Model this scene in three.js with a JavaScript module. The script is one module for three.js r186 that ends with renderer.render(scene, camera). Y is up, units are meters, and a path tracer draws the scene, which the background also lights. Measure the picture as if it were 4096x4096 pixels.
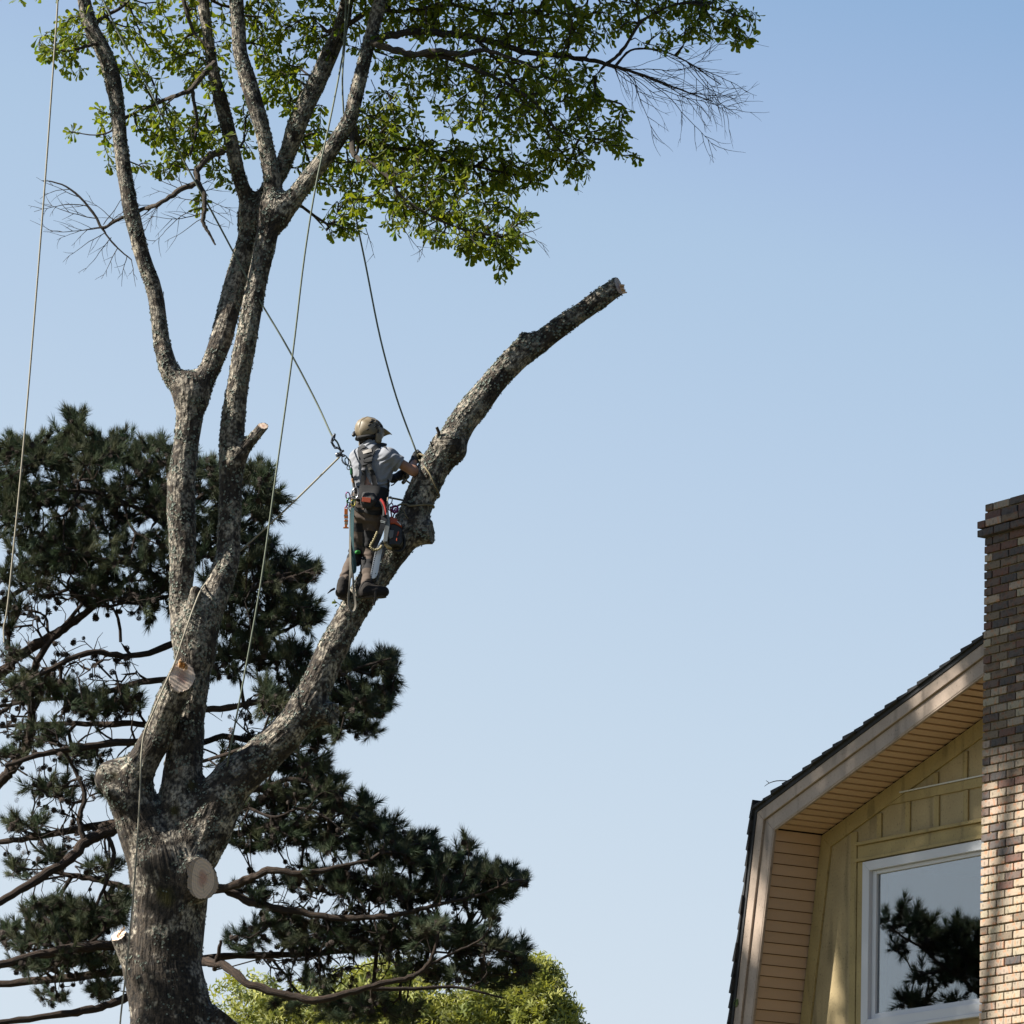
import * as THREE from 'three';
import { mergeGeometries } from 'three/addons/utils/BufferGeometryUtils.js';
import { RoundedBoxGeometry } from 'three/addons/geometries/RoundedBoxGeometry.js';

// ---------------------------------------------------------------- camera, sky, sun, exposure
const FOCAL = 20000, HALF = 2048, HORIZON = 6458, ROLL = 0.0115, EYE = 1.6;   // a long lens, shifted up; lengths in pixels of a 4096 frame
const scene = new THREE.Scene();
const camera = new THREE.PerspectiveCamera(2 * Math.atan(HALF / FOCAL) * 180 / Math.PI, 1, 0.5, 2000);
camera.position.set(0, EYE, 0);
camera.rotation.z = ROLL;
camera.setViewOffset(4096, 4096, 0, HALF - HORIZON, 4096, 4096);
const renderer = new THREE.WebGLRenderer({ antialias: true });
renderer.setSize(1024, 1024);
renderer.toneMapping = THREE.LinearToneMapping;
renderer.toneMappingExposure = 2.4;
renderer.shadowMap.enabled = true;

const SUN = new THREE.Vector3(-0.72, 0.66, 0.12).normalize();
const sun = new THREE.DirectionalLight(new THREE.Color(1.0, 0.945, 0.85), 5.0);
sun.position.copy(SUN).multiplyScalar(60).add(new THREE.Vector3(0, 8, -45));
sun.target.position.set(0, 8, -45);
sun.castShadow = true; sun.shadow.mapSize.set(4096, 4096);
Object.assign(sun.shadow.camera, { left: -30, right: 30, top: 30, bottom: -30, near: 1, far: 160 });
scene.add(sun, sun.target);

// ---------------------------------------------------------------- helpers
const V = (x, y, z) => new THREE.Vector3(x, y, z);
const cosR = Math.cos(ROLL), sinR = Math.sin(ROLL);
function at(px, py, depth) {                       // the point at a depth that stands at a place of the 4096 frame
  const x = (px - HALF) / FOCAL * depth, y = (HORIZON - py) / FOCAL * depth;
  return V(cosR * x - sinR * y, EYE + sinR * x + cosR * y, -depth);
}
const K = 4096 / 1932;                             // measured on a 1932 wide print
const au = (x, y, depth) => at(x * K, y * K, depth);
function rng(seed) { let s = seed >>> 0; return () => { s = (s + 0x6d2b79f5) | 0; let t = Math.imul(s ^ (s >>> 15), 1 | s); t = (t + Math.imul(t ^ (t >>> 7), 61 | t)) ^ t; return ((t ^ (t >>> 14)) >>> 0) / 4294967296; }; }
const lerp = (a, b, t) => a + (b - a) * t, clamp = (x, a, b) => Math.min(b, Math.max(a, x)), sstep = (a, b, x) => { const t = clamp((x - a) / (b - a), 0, 1); return t * t * (3 - 2 * t); };
const PERM = (() => { const r = rng(7), p = [...Array(256).keys()]; for (let i = 255; i; i--) { const j = Math.floor(r() * (i + 1)); [p[i], p[j]] = [p[j], p[i]]; } const q = new Uint8Array(512); for (let i = 0; i < 512; i++) q[i] = p[i & 255]; return q; })();
const GR = new Float32Array(256 * 3); { const r = rng(11); for (let i = 0; i < 256; i++) { let z = r() * 2 - 1, a = r() * 6.2832, s = Math.sqrt(1 - z * z); GR[i * 3] = s * Math.cos(a); GR[i * 3 + 1] = s * Math.sin(a); GR[i * 3 + 2] = z; } }
function n3(x, y, z) {                              // gradient noise, about -0.7 .. 0.7
  const X = Math.floor(x), Y = Math.floor(y), Z = Math.floor(z), fx = x - X, fy = y - Y, fz = z - Z;
  const u = fx * fx * fx * (fx * (fx * 6 - 15) + 10), v = fy * fy * fy * (fy * (fy * 6 - 15) + 10), w = fz * fz * fz * (fz * (fz * 6 - 15) + 10);
  const a = X & 255, b = Y & 255, c = Z & 255, A = PERM[a], B = PERM[a + 1], AA = PERM[A + b], AB = PERM[A + b + 1], BA = PERM[B + b], BB = PERM[B + b + 1];
  let h = PERM[AA + c] * 3; const g000 = GR[h] * fx + GR[h + 1] * fy + GR[h + 2] * fz; h = PERM[BA + c] * 3; const g100 = GR[h] * (fx - 1) + GR[h + 1] * fy + GR[h + 2] * fz;
  h = PERM[AB + c] * 3; const g010 = GR[h] * fx + GR[h + 1] * (fy - 1) + GR[h + 2] * fz; h = PERM[BB + c] * 3; const g110 = GR[h] * (fx - 1) + GR[h + 1] * (fy - 1) + GR[h + 2] * fz;
  h = PERM[AA + c + 1] * 3; const g001 = GR[h] * fx + GR[h + 1] * fy + GR[h + 2] * (fz - 1); h = PERM[BA + c + 1] * 3; const g101 = GR[h] * (fx - 1) + GR[h + 1] * fy + GR[h + 2] * (fz - 1);
  h = PERM[AB + c + 1] * 3; const g011 = GR[h] * fx + GR[h + 1] * (fy - 1) + GR[h + 2] * (fz - 1); h = PERM[BB + c + 1] * 3; const g111 = GR[h] * (fx - 1) + GR[h + 1] * (fy - 1) + GR[h + 2] * (fz - 1);
  const p = g000 + (g100 - g000) * u, q = g010 + (g110 - g010) * u, r = g001 + (g101 - g001) * u, s = g011 + (g111 - g011) * u, pq = p + (q - p) * v, rs = r + (s - r) * v; return pq + (rs - pq) * w;
}
const fbm = (x, y, z, o = 3) => { let s = 0, a = 1; for (let i = 0; i < o; i++) { s += a * n3(x, y, z); x *= 2.03; y *= 2.03; z *= 2.03; a *= .5; } return s; };

{ // clear sky: a gradient by height that leans a little towards the sun's side
  const H = 720, W = 256, data = new Float32Array(W * H * 4);
  const stops = [[-90, .30, .30, .26], [-1, .42, .44, .44], [0, .70, .78, .86], [7, .645, .745, .847], [10.5, .56, .685, .825], [13.4, .478, .617, .795], [15.8, .418, .571, .768], [16.9, .372, .515, .750], [18.9, .280, .442, .69], [28, .17, .30, .55], [45, .095, .19, .40], [90, .06, .13, .30]];
  for (let y = 0; y < H; y++) {
    const e0 = (y + .5) / H * 180 - 90;
    for (let x = 0; x < W; x++) {
      const A = ((x + .5) / W - .5) * 6.28318, e = e0 > 0 ? Math.max(.2, e0 + 12 * Math.cos(A) * Math.cos(e0 * Math.PI / 180) * Math.min(1, e0 / 8)) : e0; // x is to the right of the view, the sun stands left
      let k = 0; while (k < stops.length - 2 && e > stops[k + 1][0]) k++;
      const a = stops[k], b = stops[k + 1], t = Math.min(1, Math.max(0, (e - a[0]) / (b[0] - a[0]))), hz = 1 + .020 * fbm(Math.cos(A) * 5, Math.sin(A) * 5, e * .22 + Math.sin(A * 3) * .4, 3);
      for (let c = 0; c < 3; c++) data[(y * W + x) * 4 + c] = (a[c + 1] + (b[c + 1] - a[c + 1]) * t) / 2.4 * lerp(hz, 1, c / 4); data[(y * W + x) * 4 + 3] = 1;
    }
  }
  const sky = new THREE.DataTexture(data, W, H, THREE.RGBAFormat, THREE.FloatType);
  sky.mapping = THREE.EquirectangularReflectionMapping; sky.magFilter = THREE.LinearFilter; sky.needsUpdate = true;
  scene.background = sky; scene.environment = sky;
}
const used = new Map();
function numbered(name) { const n = used.get(name) ?? 0; used.set(name, n + 1); return n ? name + '_' + String(n).padStart(3, '0') : name; }
function shade(o) { o.traverse((c) => { if (c.isMesh) { c.castShadow = true; c.receiveShadow = true; } }); return o; }
function tag(o, label, category, group, kind) { if (label) o.userData.label = label; if (category) o.userData.category = category; if (group) o.userData.group = group; if (kind) o.userData.kind = kind; return o; }
function thing(name, label, category, pos = V(0, 0, 0), group) { const o = new THREE.Group(); o.name = numbered(name); o.position.copy(pos); scene.add(o); return tag(o, label, category, group); }
function part(name, geo, material, parent, label) { const m = new THREE.Mesh(geo, material); m.name = numbered(name); m.castShadow = m.receiveShadow = true; parent.add(m); if (label) m.userData.label = label; return m; }
// a thing's parts are given in world places; local() moves geometry under the thing's own base
function local(geo, o) { o.updateMatrixWorld(true); return geo.applyMatrix4(o.matrixWorld.clone().invert()); }
const merge = (list) => mergeGeometries(list.map((g) => { const h = g.index ? g.toNonIndexed() : g; for (const k of Object.keys(h.attributes)) if (!['position', 'normal', 'uv'].includes(k)) h.deleteAttribute(k); if (!h.attributes.uv) h.setAttribute('uv', new THREE.BufferAttribute(new Float32Array(h.attributes.position.count * 2), 2)); return h; }));
const std = (r, g, b, rough = .85, more = {}) => new THREE.MeshStandardMaterial({ color: new THREE.Color().setRGB(r, g, b), roughness: rough, ...more });
const phys = (r, g, b, rough = .85, more = {}) => new THREE.MeshPhysicalMaterial({ color: new THREE.Color().setRGB(r, g, b), roughness: rough, ...more });
function texture(w, h, fill, { srgb = false, rx = 1, ry = 1 } = {}) { // fill(u, v) -> [r, g, b] or a number
  const d = new Uint8Array(w * h * 4);
  for (let y = 0; y < h; y++) for (let x = 0; x < w; x++) { let c = fill((x + .5) / w, (y + .5) / h); if (typeof c === 'number') c = [c, c, c]; const i = (y * w + x) * 4; for (let k = 0; k < 3; k++) { let v = clamp(c[k], 0, 1); if (srgb) v = v < .0031308 ? v * 12.92 : 1.055 * Math.pow(v, 1 / 2.4) - .055; d[i + k] = Math.round(v * 255); } d[i + 3] = 255; }
  const t = new THREE.DataTexture(d, w, h); t.wrapS = t.wrapT = THREE.RepeatWrapping; t.magFilter = t.minFilter = THREE.LinearFilter; if (srgb) t.colorSpace = THREE.SRGBColorSpace; t.repeat.set(rx, ry); t.needsUpdate = true; return t;
}
// noise that repeats over the unit square
function tn(u, v, fu, fv, seed = 0) {
  fu = Math.max(1, Math.round(fu)); fv = Math.max(1, Math.round(fv)); const x = u * fu, y = v * fv, X = Math.floor(x), Y = Math.floor(y), fx = x - X, fy = y - Y, S = Math.round(seed * 37) & 255, m = (a, n) => ((a % n) + n) % n;
  const g = (i, j) => { const h = PERM[(PERM[(PERM[S] + m(X + i, fu)) & 255] + m(Y + j, fv)) & 255] / 256 * 6.28318; return Math.cos(h) * (fx - i) + Math.sin(h) * (fy - j); }, a = fx * fx * (3 - 2 * fx), b = fy * fy * (3 - 2 * fy);
  return lerp(lerp(g(0, 0), g(1, 0), a), lerp(g(0, 1), g(1, 1), a), b);
}
// a swept tube through points with radii
function tube(pts, radii, sides = 6, { closed = true, smooth = 0, uvScale = 1 } = {}) {
  if (smooth) { const c = new THREE.CatmullRomCurve3(pts, false, 'centripetal'), n = (pts.length - 1) * smooth, P = [], R = []; for (let i = 0; i <= n; i++) { const t = i / n, f = t * (pts.length - 1), k = Math.min(pts.length - 2, Math.floor(f)); P.push(c.getPoint(t)); R.push(lerp(radii[k], radii[k + 1], f - k)); } pts = P; radii = R; }
  const pos = [], nor = [], uv = [], idx = [], n = pts.length; let N = null, L = 0;
  for (let i = 0; i < n; i++) {
    const T = pts[Math.min(n - 1, i + 1)].clone().sub(pts[Math.max(0, i - 1)]).normalize();
    if (!N) { N = Math.abs(T.y) < .9 ? V(0, 1, 0) : V(1, 0, 0); }
    N = N.sub(T.clone().multiplyScalar(N.dot(T))).normalize(); const B = T.clone().cross(N); if (i) L += pts[i].distanceTo(pts[i - 1]);
    for (let s = 0; s <= sides; s++) { const a = s / sides * 6.28318, d = N.clone().multiplyScalar(Math.cos(a)).addScaledVector(B, Math.sin(a)); pos.push(pts[i].x + d.x * radii[i], pts[i].y + d.y * radii[i], pts[i].z + d.z * radii[i]); nor.push(d.x, d.y, d.z); uv.push(s / sides, L * uvScale); }
  }
  const w = sides + 1;
  for (let i = 0; i < n - 1; i++) for (let s = 0; s < sides; s++) { const a = i * w + s, b = a + w; idx.push(a, a + 1, b, a + 1, b + 1, b); }
  if (closed) for (const [i, flip] of [[0, 1], [n - 1, 0]]) { const c = pos.length / 3, T = pts[i].clone().sub(pts[i ? i - 1 : 1]).normalize(); pos.push(pts[i].x, pts[i].y, pts[i].z); nor.push(T.x, T.y, T.z); uv.push(.5, 0); for (let s = 0; s < sides; s++) flip ? idx.push(c, i * w + s + 1, i * w + s) : idx.push(c, i * w + s, i * w + s + 1); }
  const g = new THREE.BufferGeometry(); g.setAttribute('position', new THREE.Float32BufferAttribute(pos, 3)); g.setAttribute('normal', new THREE.Float32BufferAttribute(nor, 3)); g.setAttribute('uv', new THREE.Float32BufferAttribute(uv, 2)); g.setIndex(idx); return g;
}
// ---------------------------------------------------------------- surfaces from distance fields (surface nets on blocks near the surface)
// prims: [{a, b, ra, rb, ...}]; field(x, y, z, list) -> distance, list = the prims near that block
function netMesh(prims, field, cell, pad = .06, reach = .05) {
  const N = 12, S = N * cell, blocks = new Map(), half = S * .8661;
  prims.forEach((p) => {
    const R = Math.max(p.ra, p.rb) + pad + half, lo = p.a.clone().min(p.b).subScalar(R), hi = p.a.clone().max(p.b).addScalar(R), ab = p.b.clone().sub(p.a), l2 = ab.lengthSq() || 1e-9;
    for (let i = Math.floor(lo.x / S); i <= hi.x / S; i++) for (let j = Math.floor(lo.y / S); j <= hi.y / S; j++) for (let k = Math.floor(lo.z / S); k <= hi.z / S; k++) {
      const cx = (i + .5) * S - p.a.x, cy = (j + .5) * S - p.a.y, cz = (k + .5) * S - p.a.z, t = clamp((cx * ab.x + cy * ab.y + cz * ab.z) / l2, 0, 1);
      const d = Math.hypot(cx - ab.x * t, cy - ab.y * t, cz - ab.z * t) - lerp(p.ra, p.rb, t);
      if (d > pad + half) continue;
      const key = ((i + 2048) * 4096 + j + 2048) * 4096 + k + 2048; let b = blocks.get(key); if (!b) blocks.set(key, b = { i, j, k, list: [], min: 1e9 }); b.list.push(p); if (d < b.min) b.min = d;
    }
  });
  const M = N + 1, vert = new Map(), pos = [], lists = [], O = 4096, ck = (x, y, z) => ((x + O) * 8192 + (y + O)) * 8192 + (z + O), live = [];
  const EA = [], EB = []; for (let e = 0; e < 12; e++) { const ax = e >> 2, A = [0, 0, 0]; A[(ax + 1) % 3] = e & 1; A[(ax + 2) % 3] = (e >> 1) & 1; const B = A.slice(); B[ax] = 1; EA.push(A); EB.push(B); }
  const OA = EA.map((A) => (A[0] * M + A[1]) * M + A[2]), OB = EB.map((A) => (A[0] * M + A[1]) * M + A[2]);
  for (const b of blocks.values()) {
    if (b.min > half + reach || b.min < -half - reach) continue;
    const x0 = b.i * N, y0 = b.j * N, z0 = b.k * N;
    const dc = field((x0 + N / 2) * cell, (y0 + N / 2) * cell, (z0 + N / 2) * cell, b.list); if (Math.abs(dc) > half * 1.15 + reach) continue;
    const g = new Float32Array(M * M * M); let neg = false, posi = false;
    for (let i = 0, o = 0; i < M; i++) for (let j = 0; j < M; j++) for (let k = 0; k < M; k++, o++) { const d = g[o] = field((x0 + i) * cell, (y0 + j) * cell, (z0 + k) * cell, b.list); if (d < 0) neg = true; else posi = true; }
    if (!neg || !posi) continue;
    live.push([b, g]);
    for (let i = 0; i < N; i++) for (let j = 0; j < N; j++) for (let k = 0; k < N; k++) {
      let sx = 0, sy = 0, sz = 0, n = 0; const o = (i * M + j) * M + k;
      for (let e = 0; e < 12; e++) {
        const d0 = g[o + OA[e]], d1 = g[o + OB[e]]; if ((d0 < 0) === (d1 < 0)) continue;
        const t = d0 / (d0 - d1), A = EA[e], B = EB[e]; sx += A[0] + (B[0] - A[0]) * t; sy += A[1] + (B[1] - A[1]) * t; sz += A[2] + (B[2] - A[2]) * t; n++;
      }
      if (!n) continue;
      vert.set(ck(x0 + i, y0 + j, z0 + k), pos.length / 3); pos.push((x0 + i + sx / n) * cell, (y0 + j + sy / n) * cell, (z0 + k + sz / n) * cell); lists.push(b.list);
    }
  }
  const idx = [], ST = [M * M, M, 1], CK = [8192 * 8192, 8192, 1];
  for (const [b, g] of live) {
    const x0 = b.i * N, y0 = b.j * N, z0 = b.k * N;
    for (let i = 0; i < N; i++) for (let j = 0; j < N; j++) for (let k = 0; k < N; k++) {
      const o = (i * M + j) * M + k, d = g[o] < 0, q = ck(x0 + i, y0 + j, z0 + k);
      for (let ax = 0; ax < 3; ax++) {
        if (d === g[o + ST[ax]] < 0) continue;
        const s1 = CK[(ax + 1) % 3], s2 = CK[(ax + 2) % 3], v0 = vert.get(q), v1 = vert.get(q - s1), v2 = vert.get(q - s1 - s2), v3 = vert.get(q - s2); if (v0 === undefined || v1 === undefined || v2 === undefined || v3 === undefined) continue;
        if (d) idx.push(v0, v1, v2, v0, v2, v3); else idx.push(v0, v2, v1, v0, v3, v2);
      }
    }
  }
  const P = new Float32Array(pos), Nn = new Float32Array(pos.length), h = cell * .5;
  for (let v = 0; v < lists.length; v++) {
    const x = P[v * 3], y = P[v * 3 + 1], z = P[v * 3 + 2], L = lists[v];
    let a = field(x + h, y, z, L) - field(x - h, y, z, L), b = field(x, y + h, z, L) - field(x, y - h, z, L), c = field(x, y, z + h, L) - field(x, y, z - h, L); const l = Math.hypot(a, b, c) || 1;
    Nn[v * 3] = a / l; Nn[v * 3 + 1] = b / l; Nn[v * 3 + 2] = c / l;
  }
  return { pos: P, nor: Nn, idx, lists };
}
const smin = (a, b, k) => { const h = Math.max(k - Math.abs(a - b), 0) / k; return Math.min(a, b) - h * h * k * .25; };
function capD(p, x, y, z) { const px = x - p.ax, py = y - p.ay, pz = z - p.az; let t = (px * p.bx + py * p.by + pz * p.bz) / p.l2; t = t < 0 ? 0 : t > 1 ? 1 : t; p.t = t; const u = px - p.bx * t, v = py - p.by * t, w = pz - p.bz * t; return Math.sqrt(u * u + v * v + w * w) - p.ra - (p.rb - p.ra) * t; }
function cap(a, b, ra, rb, more = {}) { const ab = b.clone().sub(a); return { a, b, ra, rb, ab, ax: a.x, ay: a.y, az: a.z, bx: ab.x, by: ab.y, bz: ab.z, l2: ab.lengthSq() || 1e-9, t: 0, ...more }; }
function geoOf(net, tri = net.idx, more = {}) { // only the vertices that the triangles use
  const map = new Map(), idx = []; for (const v of tri) { let n = map.get(v); if (n === undefined) map.set(v, n = map.size); idx.push(n); }
  const p = new Float32Array(map.size * 3), q = new Float32Array(map.size * 3), c = net.color ? new Float32Array(map.size * 3) : null, u = new Float32Array(map.size * 2);
  for (const [v, n] of map) { for (let k = 0; k < 3; k++) { p[n * 3 + k] = net.pos[v * 3 + k]; q[n * 3 + k] = net.nor[v * 3 + k]; if (c) c[n * 3 + k] = net.color[v * 3 + k]; } if (net.uv) { u[n * 2] = net.uv[v * 2]; u[n * 2 + 1] = net.uv[v * 2 + 1]; } }
  const g = new THREE.BufferGeometry(); g.setAttribute('position', new THREE.BufferAttribute(p, 3)); g.setAttribute('normal', new THREE.BufferAttribute(q, 3)); g.setAttribute('uv', new THREE.BufferAttribute(u, 2)); if (c) g.setAttribute('color', new THREE.BufferAttribute(c, 3)); g.setIndex(idx); return g;
}
// ---------------------------------------------------------------- ground
{
  const t = texture(256, 256, (u, v) => { const n = .5 + .5 * tn(u, v, 12, 12) + .35 * tn(u, v, 40, 40, 3); return [.09 * n + .03, .08 * n + .03, .035 * n + .015]; }, { srgb: true, rx: 400, ry: 400 });
  const g = new THREE.CircleGeometry(1500, 64); g.rotateX(-Math.PI / 2);
  const m = part('ground', g, new THREE.MeshStandardMaterial({ map: t, roughness: 1 }), scene); tag(m, 'dry lawn ground under the trees and the house', 'ground', null, 'structure');
}
// ---------------------------------------------------------------- the oak
const OD = 47.6, UM = K / FOCAL * OD;                                   // depth of the oak; metres per print unit there
const barkH = (u, v) => { const w = tn(u, v, 6, 4, 2) * .05 + tn(u, v, 14, 10, 3) * .014, r = tn(u + w, v, 24, 4, 1) + .65 * tn(u + w, v, 52, 11, 4) + .3 * tn(u, v, 90, 44, 5); return r; };
const barkMap = texture(512, 512, (u, v) => {
  const f = sstep(-.30, .22, barkH(u, v)), s = .5 + .5 * tn(u, v, 110, 90, 6), p = tn(u, v, 7, 6, 8);
  const k = lerp(.60, 1.1, f) * (.62 + .76 * s) * (1 + .4 * p);
  return [.054 * k, .041 * k, .030 * k];
}, { srgb: true });
const barkBump = texture(512, 512, (u, v) => .5 * sstep(-.5, .45, barkH(u, v)) + .25 + .25 * tn(u, v, 100, 80, 6));
const barkMat = new THREE.MeshStandardMaterial({ map: barkMap, bumpMap: barkBump, bumpScale: .014, roughness: .93, vertexColors: true });
const barkStub = std(.05, .042, .034, .95);
const woodMaps = [0, 1, 2].map((s) => texture(256, 256, (u, v) => {
  const x = u - .5 + .06 * tn(u, v, 3, 3, s), y = v - .5 + .05 * tn(u, v, 3, 3, s + 5), r = Math.hypot(x * (1 + .2 * s), y), ring = .5 + .5 * Math.sin(r * 84 + 3 * tn(u, v, 4, 4, s + 2)), heart = 1 - sstep(.06, .26, r + .08 * tn(u, v, 6, 6, s + 1));
  const saw = tn(u, v, 6, 90, s + 4) * .06, a = Math.atan2(y, x), crack = (Math.abs(Math.sin(a * 1.5 + s + tn(u, v, 5, 5, s) * .8)) < .06 * (1 - r * 2) && r > .03 && r < .36) ? .35 : 1, k = (1.04 - .15 * ring + saw * 1.6) * crack * (r > .455 ? .6 : 1);
  return [lerp(.74, .56, heart) * k, lerp(.57, .33, heart) * k, lerp(.44, .25, heart) * k];
}, { srgb: true }));
const woodMats = woodMaps.map((m) => new THREE.MeshStandardMaterial({ map: m, roughness: .85 }));

const oak = thing('oak_tree', 'big grey barked oak with sawn limb stubs and a leafy crown held by ropes', 'tree', au(335, 3363, OD).setY(0));
const CH = [];                                                          // chains: {name, pts: [x, y, r, dd], cut}
function chain(name, pts, cut) { CH.push({ name, pts, cut, id: CH.length }); }
chain('trunk', [[326, 2010, 83, 0], [322, 1900, 75, 0], [312, 1820, 69, 0], [316, 1750, 68, 0], [322, 1690, 69, 0], [315, 1650, 70, 0], [313, 1618, 58, .04]]);
chain('limb', [[308, 1640, 55, 0], [285, 1598, 52, -.02], [262, 1548, 46, -.05], [250, 1500, 41, -.08], [257, 1462, 34, -.12], [277, 1425, 28, -.16], [297, 1388, 27, -.2], [323, 1320, 28, -.3], [337, 1290, 26, -.36], [356, 1250, 23, -.5]], { at: [348, 1268, -.40], n: [.28, .22, .93], wood: 0, label: 'freshly sawn limb end with a torn splinter' });
chain('burl', [[238, 1492, 38, -.06], [210, 1468, 32, -.1]]); chain('burl', [[228, 1455, 22, -.05], [236, 1443, 14, -.04]]);
chain('burl', [[228, 1512, 17, -.2], [207, 1495, 11, -.27]]);
chain('limb', [[345, 1600, 48, .02], [341, 1545, 45, .02], [343, 1480, 39, .03], [348, 1430, 35, .03], [355, 1360, 30, .03], [362, 1290, 32, .02], [366, 1230, 34, 0], [362, 1195, 32, 0]]);
chain('limb', [[354, 1205, 29, .03], [344, 1160, 23, .05], [341, 1111, 21.5, .06], [345, 1044, 25, .06], [343, 978, 27, .06], [342, 911, 27, .06], [351, 844, 24, .06], [357, 794, 25, .06], [361, 750, 28, .06], [361, 728, 26, .06]]);
chain('limb', [[350, 745, 22, .06], [338, 725, 21, .06], [322, 705, 19.5, .06], [311, 670, 17, .06], [305, 644, 15.5, .06], [292, 550, 15, .05], [269, 484, 14.5, .03], [248, 400, 15, 0], [236, 333, 14, 0], [227, 267, 13.5, 0], [221, 200, 14, 0], [215, 160, 15, 0], [197, 100, 15, 0], [171, 50, 14, 0], [159, 0, 12.5, 0], [150, -60, 12, 0], [140, -160, 10, 0]]);
chain('limb', [[370, 750, 22, .06], [383, 722, 21, .07], [396, 695, 20, .08], [416, 644, 20.5, .1], [436, 567, 21, .2], [453, 500, 20, .3], [467, 450, 18, .36], [473, 405, 19, .38]]);
chain('limb', [[475, 415, 17, .38], [466, 380, 15, .38], [451, 333, 13, .34], [436, 267, 13.5, .3], [419, 200, 13.5, .25], [402, 133, 11, .2], [392, 67, 10, .2], [383, 0, 11, .2], [376, -100, 10, .2]]);
chain('limb', [[474, 415, 18, .38], [496, 378, 18, .4], [520, 335, 17, .42], [540, 297, 16, .4], [562, 233, 18, .3], [592, 167, 17.5, .3], [623, 100, 16.5, .3], [641, 60, 14, .3], [655, 0, 12, .3], [668, -90, 11, .3]]);
chain('limb', [[370, 1235, 32, 0], [385, 1178, 29, -.02], [396, 1144, 28.5, 0], [409, 1111, 26, .04], [422, 1078, 24.5, .08], [430, 1044, 22.5, .11], [433, 978, 21.5, .13], [436, 911, 22, .13], [438, 861, 24, .12], [437, 828, 23, .11], [441, 778, 22, .08], [452, 711, 20, .03], [463, 644, 20, -.03], [478, 567, 19, -.03], [492, 500, 19, -.03], [506, 433, 21, -.02], [514, 395, 23, 0]]);
chain('limb', [[514, 410, 20, 0], [514, 360, 18, 0], [512, 330, 16.5, -.02], [503, 283, 15, -.04], [492, 233, 15, -.08], [473, 167, 15.5, -.1], [453, 100, 13.5, -.1], [450, 50, 13, -.1], [446, 0, 14, -.1], [440, -100, 12, -.1]]);
chain('limb', [[522, 410, 21, 0], [548, 383, 18.5, -.02], [580, 340, 16, -.06], [617, 293, 15, -.12], [645, 252, 14.5, -.16], [661, 225, 14.5, -.18], [675, 167, 13, -.2], [690, 104, 12.5, -.2], [707, 42, 12.5, -.2], [719, 0, 13.5, -.2], [732, -90, 12, -.2]]);
chain('limb', [[372, 1605, 45, 0], [392, 1560, 47, 0], [412, 1512, 45, 0], [437, 1478, 42, 0], [477, 1441, 37, 0], [510, 1412, 34.5, 0], [539, 1384, 33, 0], [565, 1350, 32, 0], [583, 1320, 31, 0], [604, 1279, 28.5, 0], [625, 1226, 27.5, 0], [655, 1172, 26, 0], [680, 1128, 26, 0], [712, 1082, 27.5, 0], [742, 1039, 29, 0], [762, 1008, 29.5, 0], [779, 975, 29, 0], [797, 929, 28, 0], [819, 882, 27.5, 0], [848, 842, 28, 0], [870, 801, 27, 0], [905, 757, 25, 0], [934, 718, 23.5, 0], [969, 680, 21.5, 0], [1013, 650, 19.5, 0], [1060, 614, 18.3, 0], [1108, 581, 18, 0], [1152, 549, 17.5, 0], [1185, 528, 17, 0]], { at: [1168, 541, 0], n: [.86, .28, .42], wood: 1, label: 'pale sawn end of the long leaning limb' });
chain('stub', [[772, 998, 24, 0], [800, 1005, 21, -.02], [835, 1006, 20, -.03]], { at: [815, 1004, -.02], n: [.96, .05, .25], wood: -1 });
chain('stub', [[962, 688, 15, 0], [976, 667, 15, 0], [988, 648, 14, 0], [1000, 624, 13, 0]], { at: [995, 630, 0], n: [.3, .88, .3], wood: -1 });
chain('burl', [[850, 850, 20, 0], [866, 853, 11, -.02]]);
chain('burl', [[836, 838, 18, -.04], [846, 838, 21, -.05]]);
chain('stub', [[590, 1345, 27, 0], [612, 1347, 22, -.02], [645, 1346, 19, -.06]], { at: [629, 1346, -.04], n: [.80, -.15, .55], wood: -1 });
chain('stub', [[445, 868, 14, .08], [464, 843, 11, .04], [480, 824, 10, .0], [503, 796, 9.5, -.04]], { at: [497, 803, -.03], n: [.30, .62, .72], wood: 2, label: 'freshly sawn branch stub, small and pale' });
chain('stub', [[357, 1190, 13, -.1], [363, 1145, 11, -.13], [368, 1115, 9, -.15]]);
const bigCut = { at: [382, 1655, -.33], n: [.36, -.1, .93], wood: 2, label: 'large sawn face with pink heartwood' };
chain('stub', [[338, 1682, 33, -.02], [370, 1672, 30, -.22], [404, 1660, 29, -.48]], bigCut);
chain('stub', [[338, 1658, 28, -.02], [364, 1648, 25, -.22], [391, 1637, 23, -.48]], bigCut); CH.at(-1).into = CH.length - 2;
chain('stub', [[272, 1880, 26, -.05], [248, 1822, 19, -.1], [232, 1785, 16, -.12], [216, 1750, 14, -.12]], { at: [223, 1764, -.12], n: [-.38, .72, .58], wood: 0, label: 'small sunlit sawn stub' });
chain('stub', [[365, 2010, 48, 0], [405, 1950, 36, -.05], [450, 1890, 26, -.05]], { at: [426, 1913, -.05], n: [.61, .79, .05], wood: 1, label: 'low stub sawn on a slant' });

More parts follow.
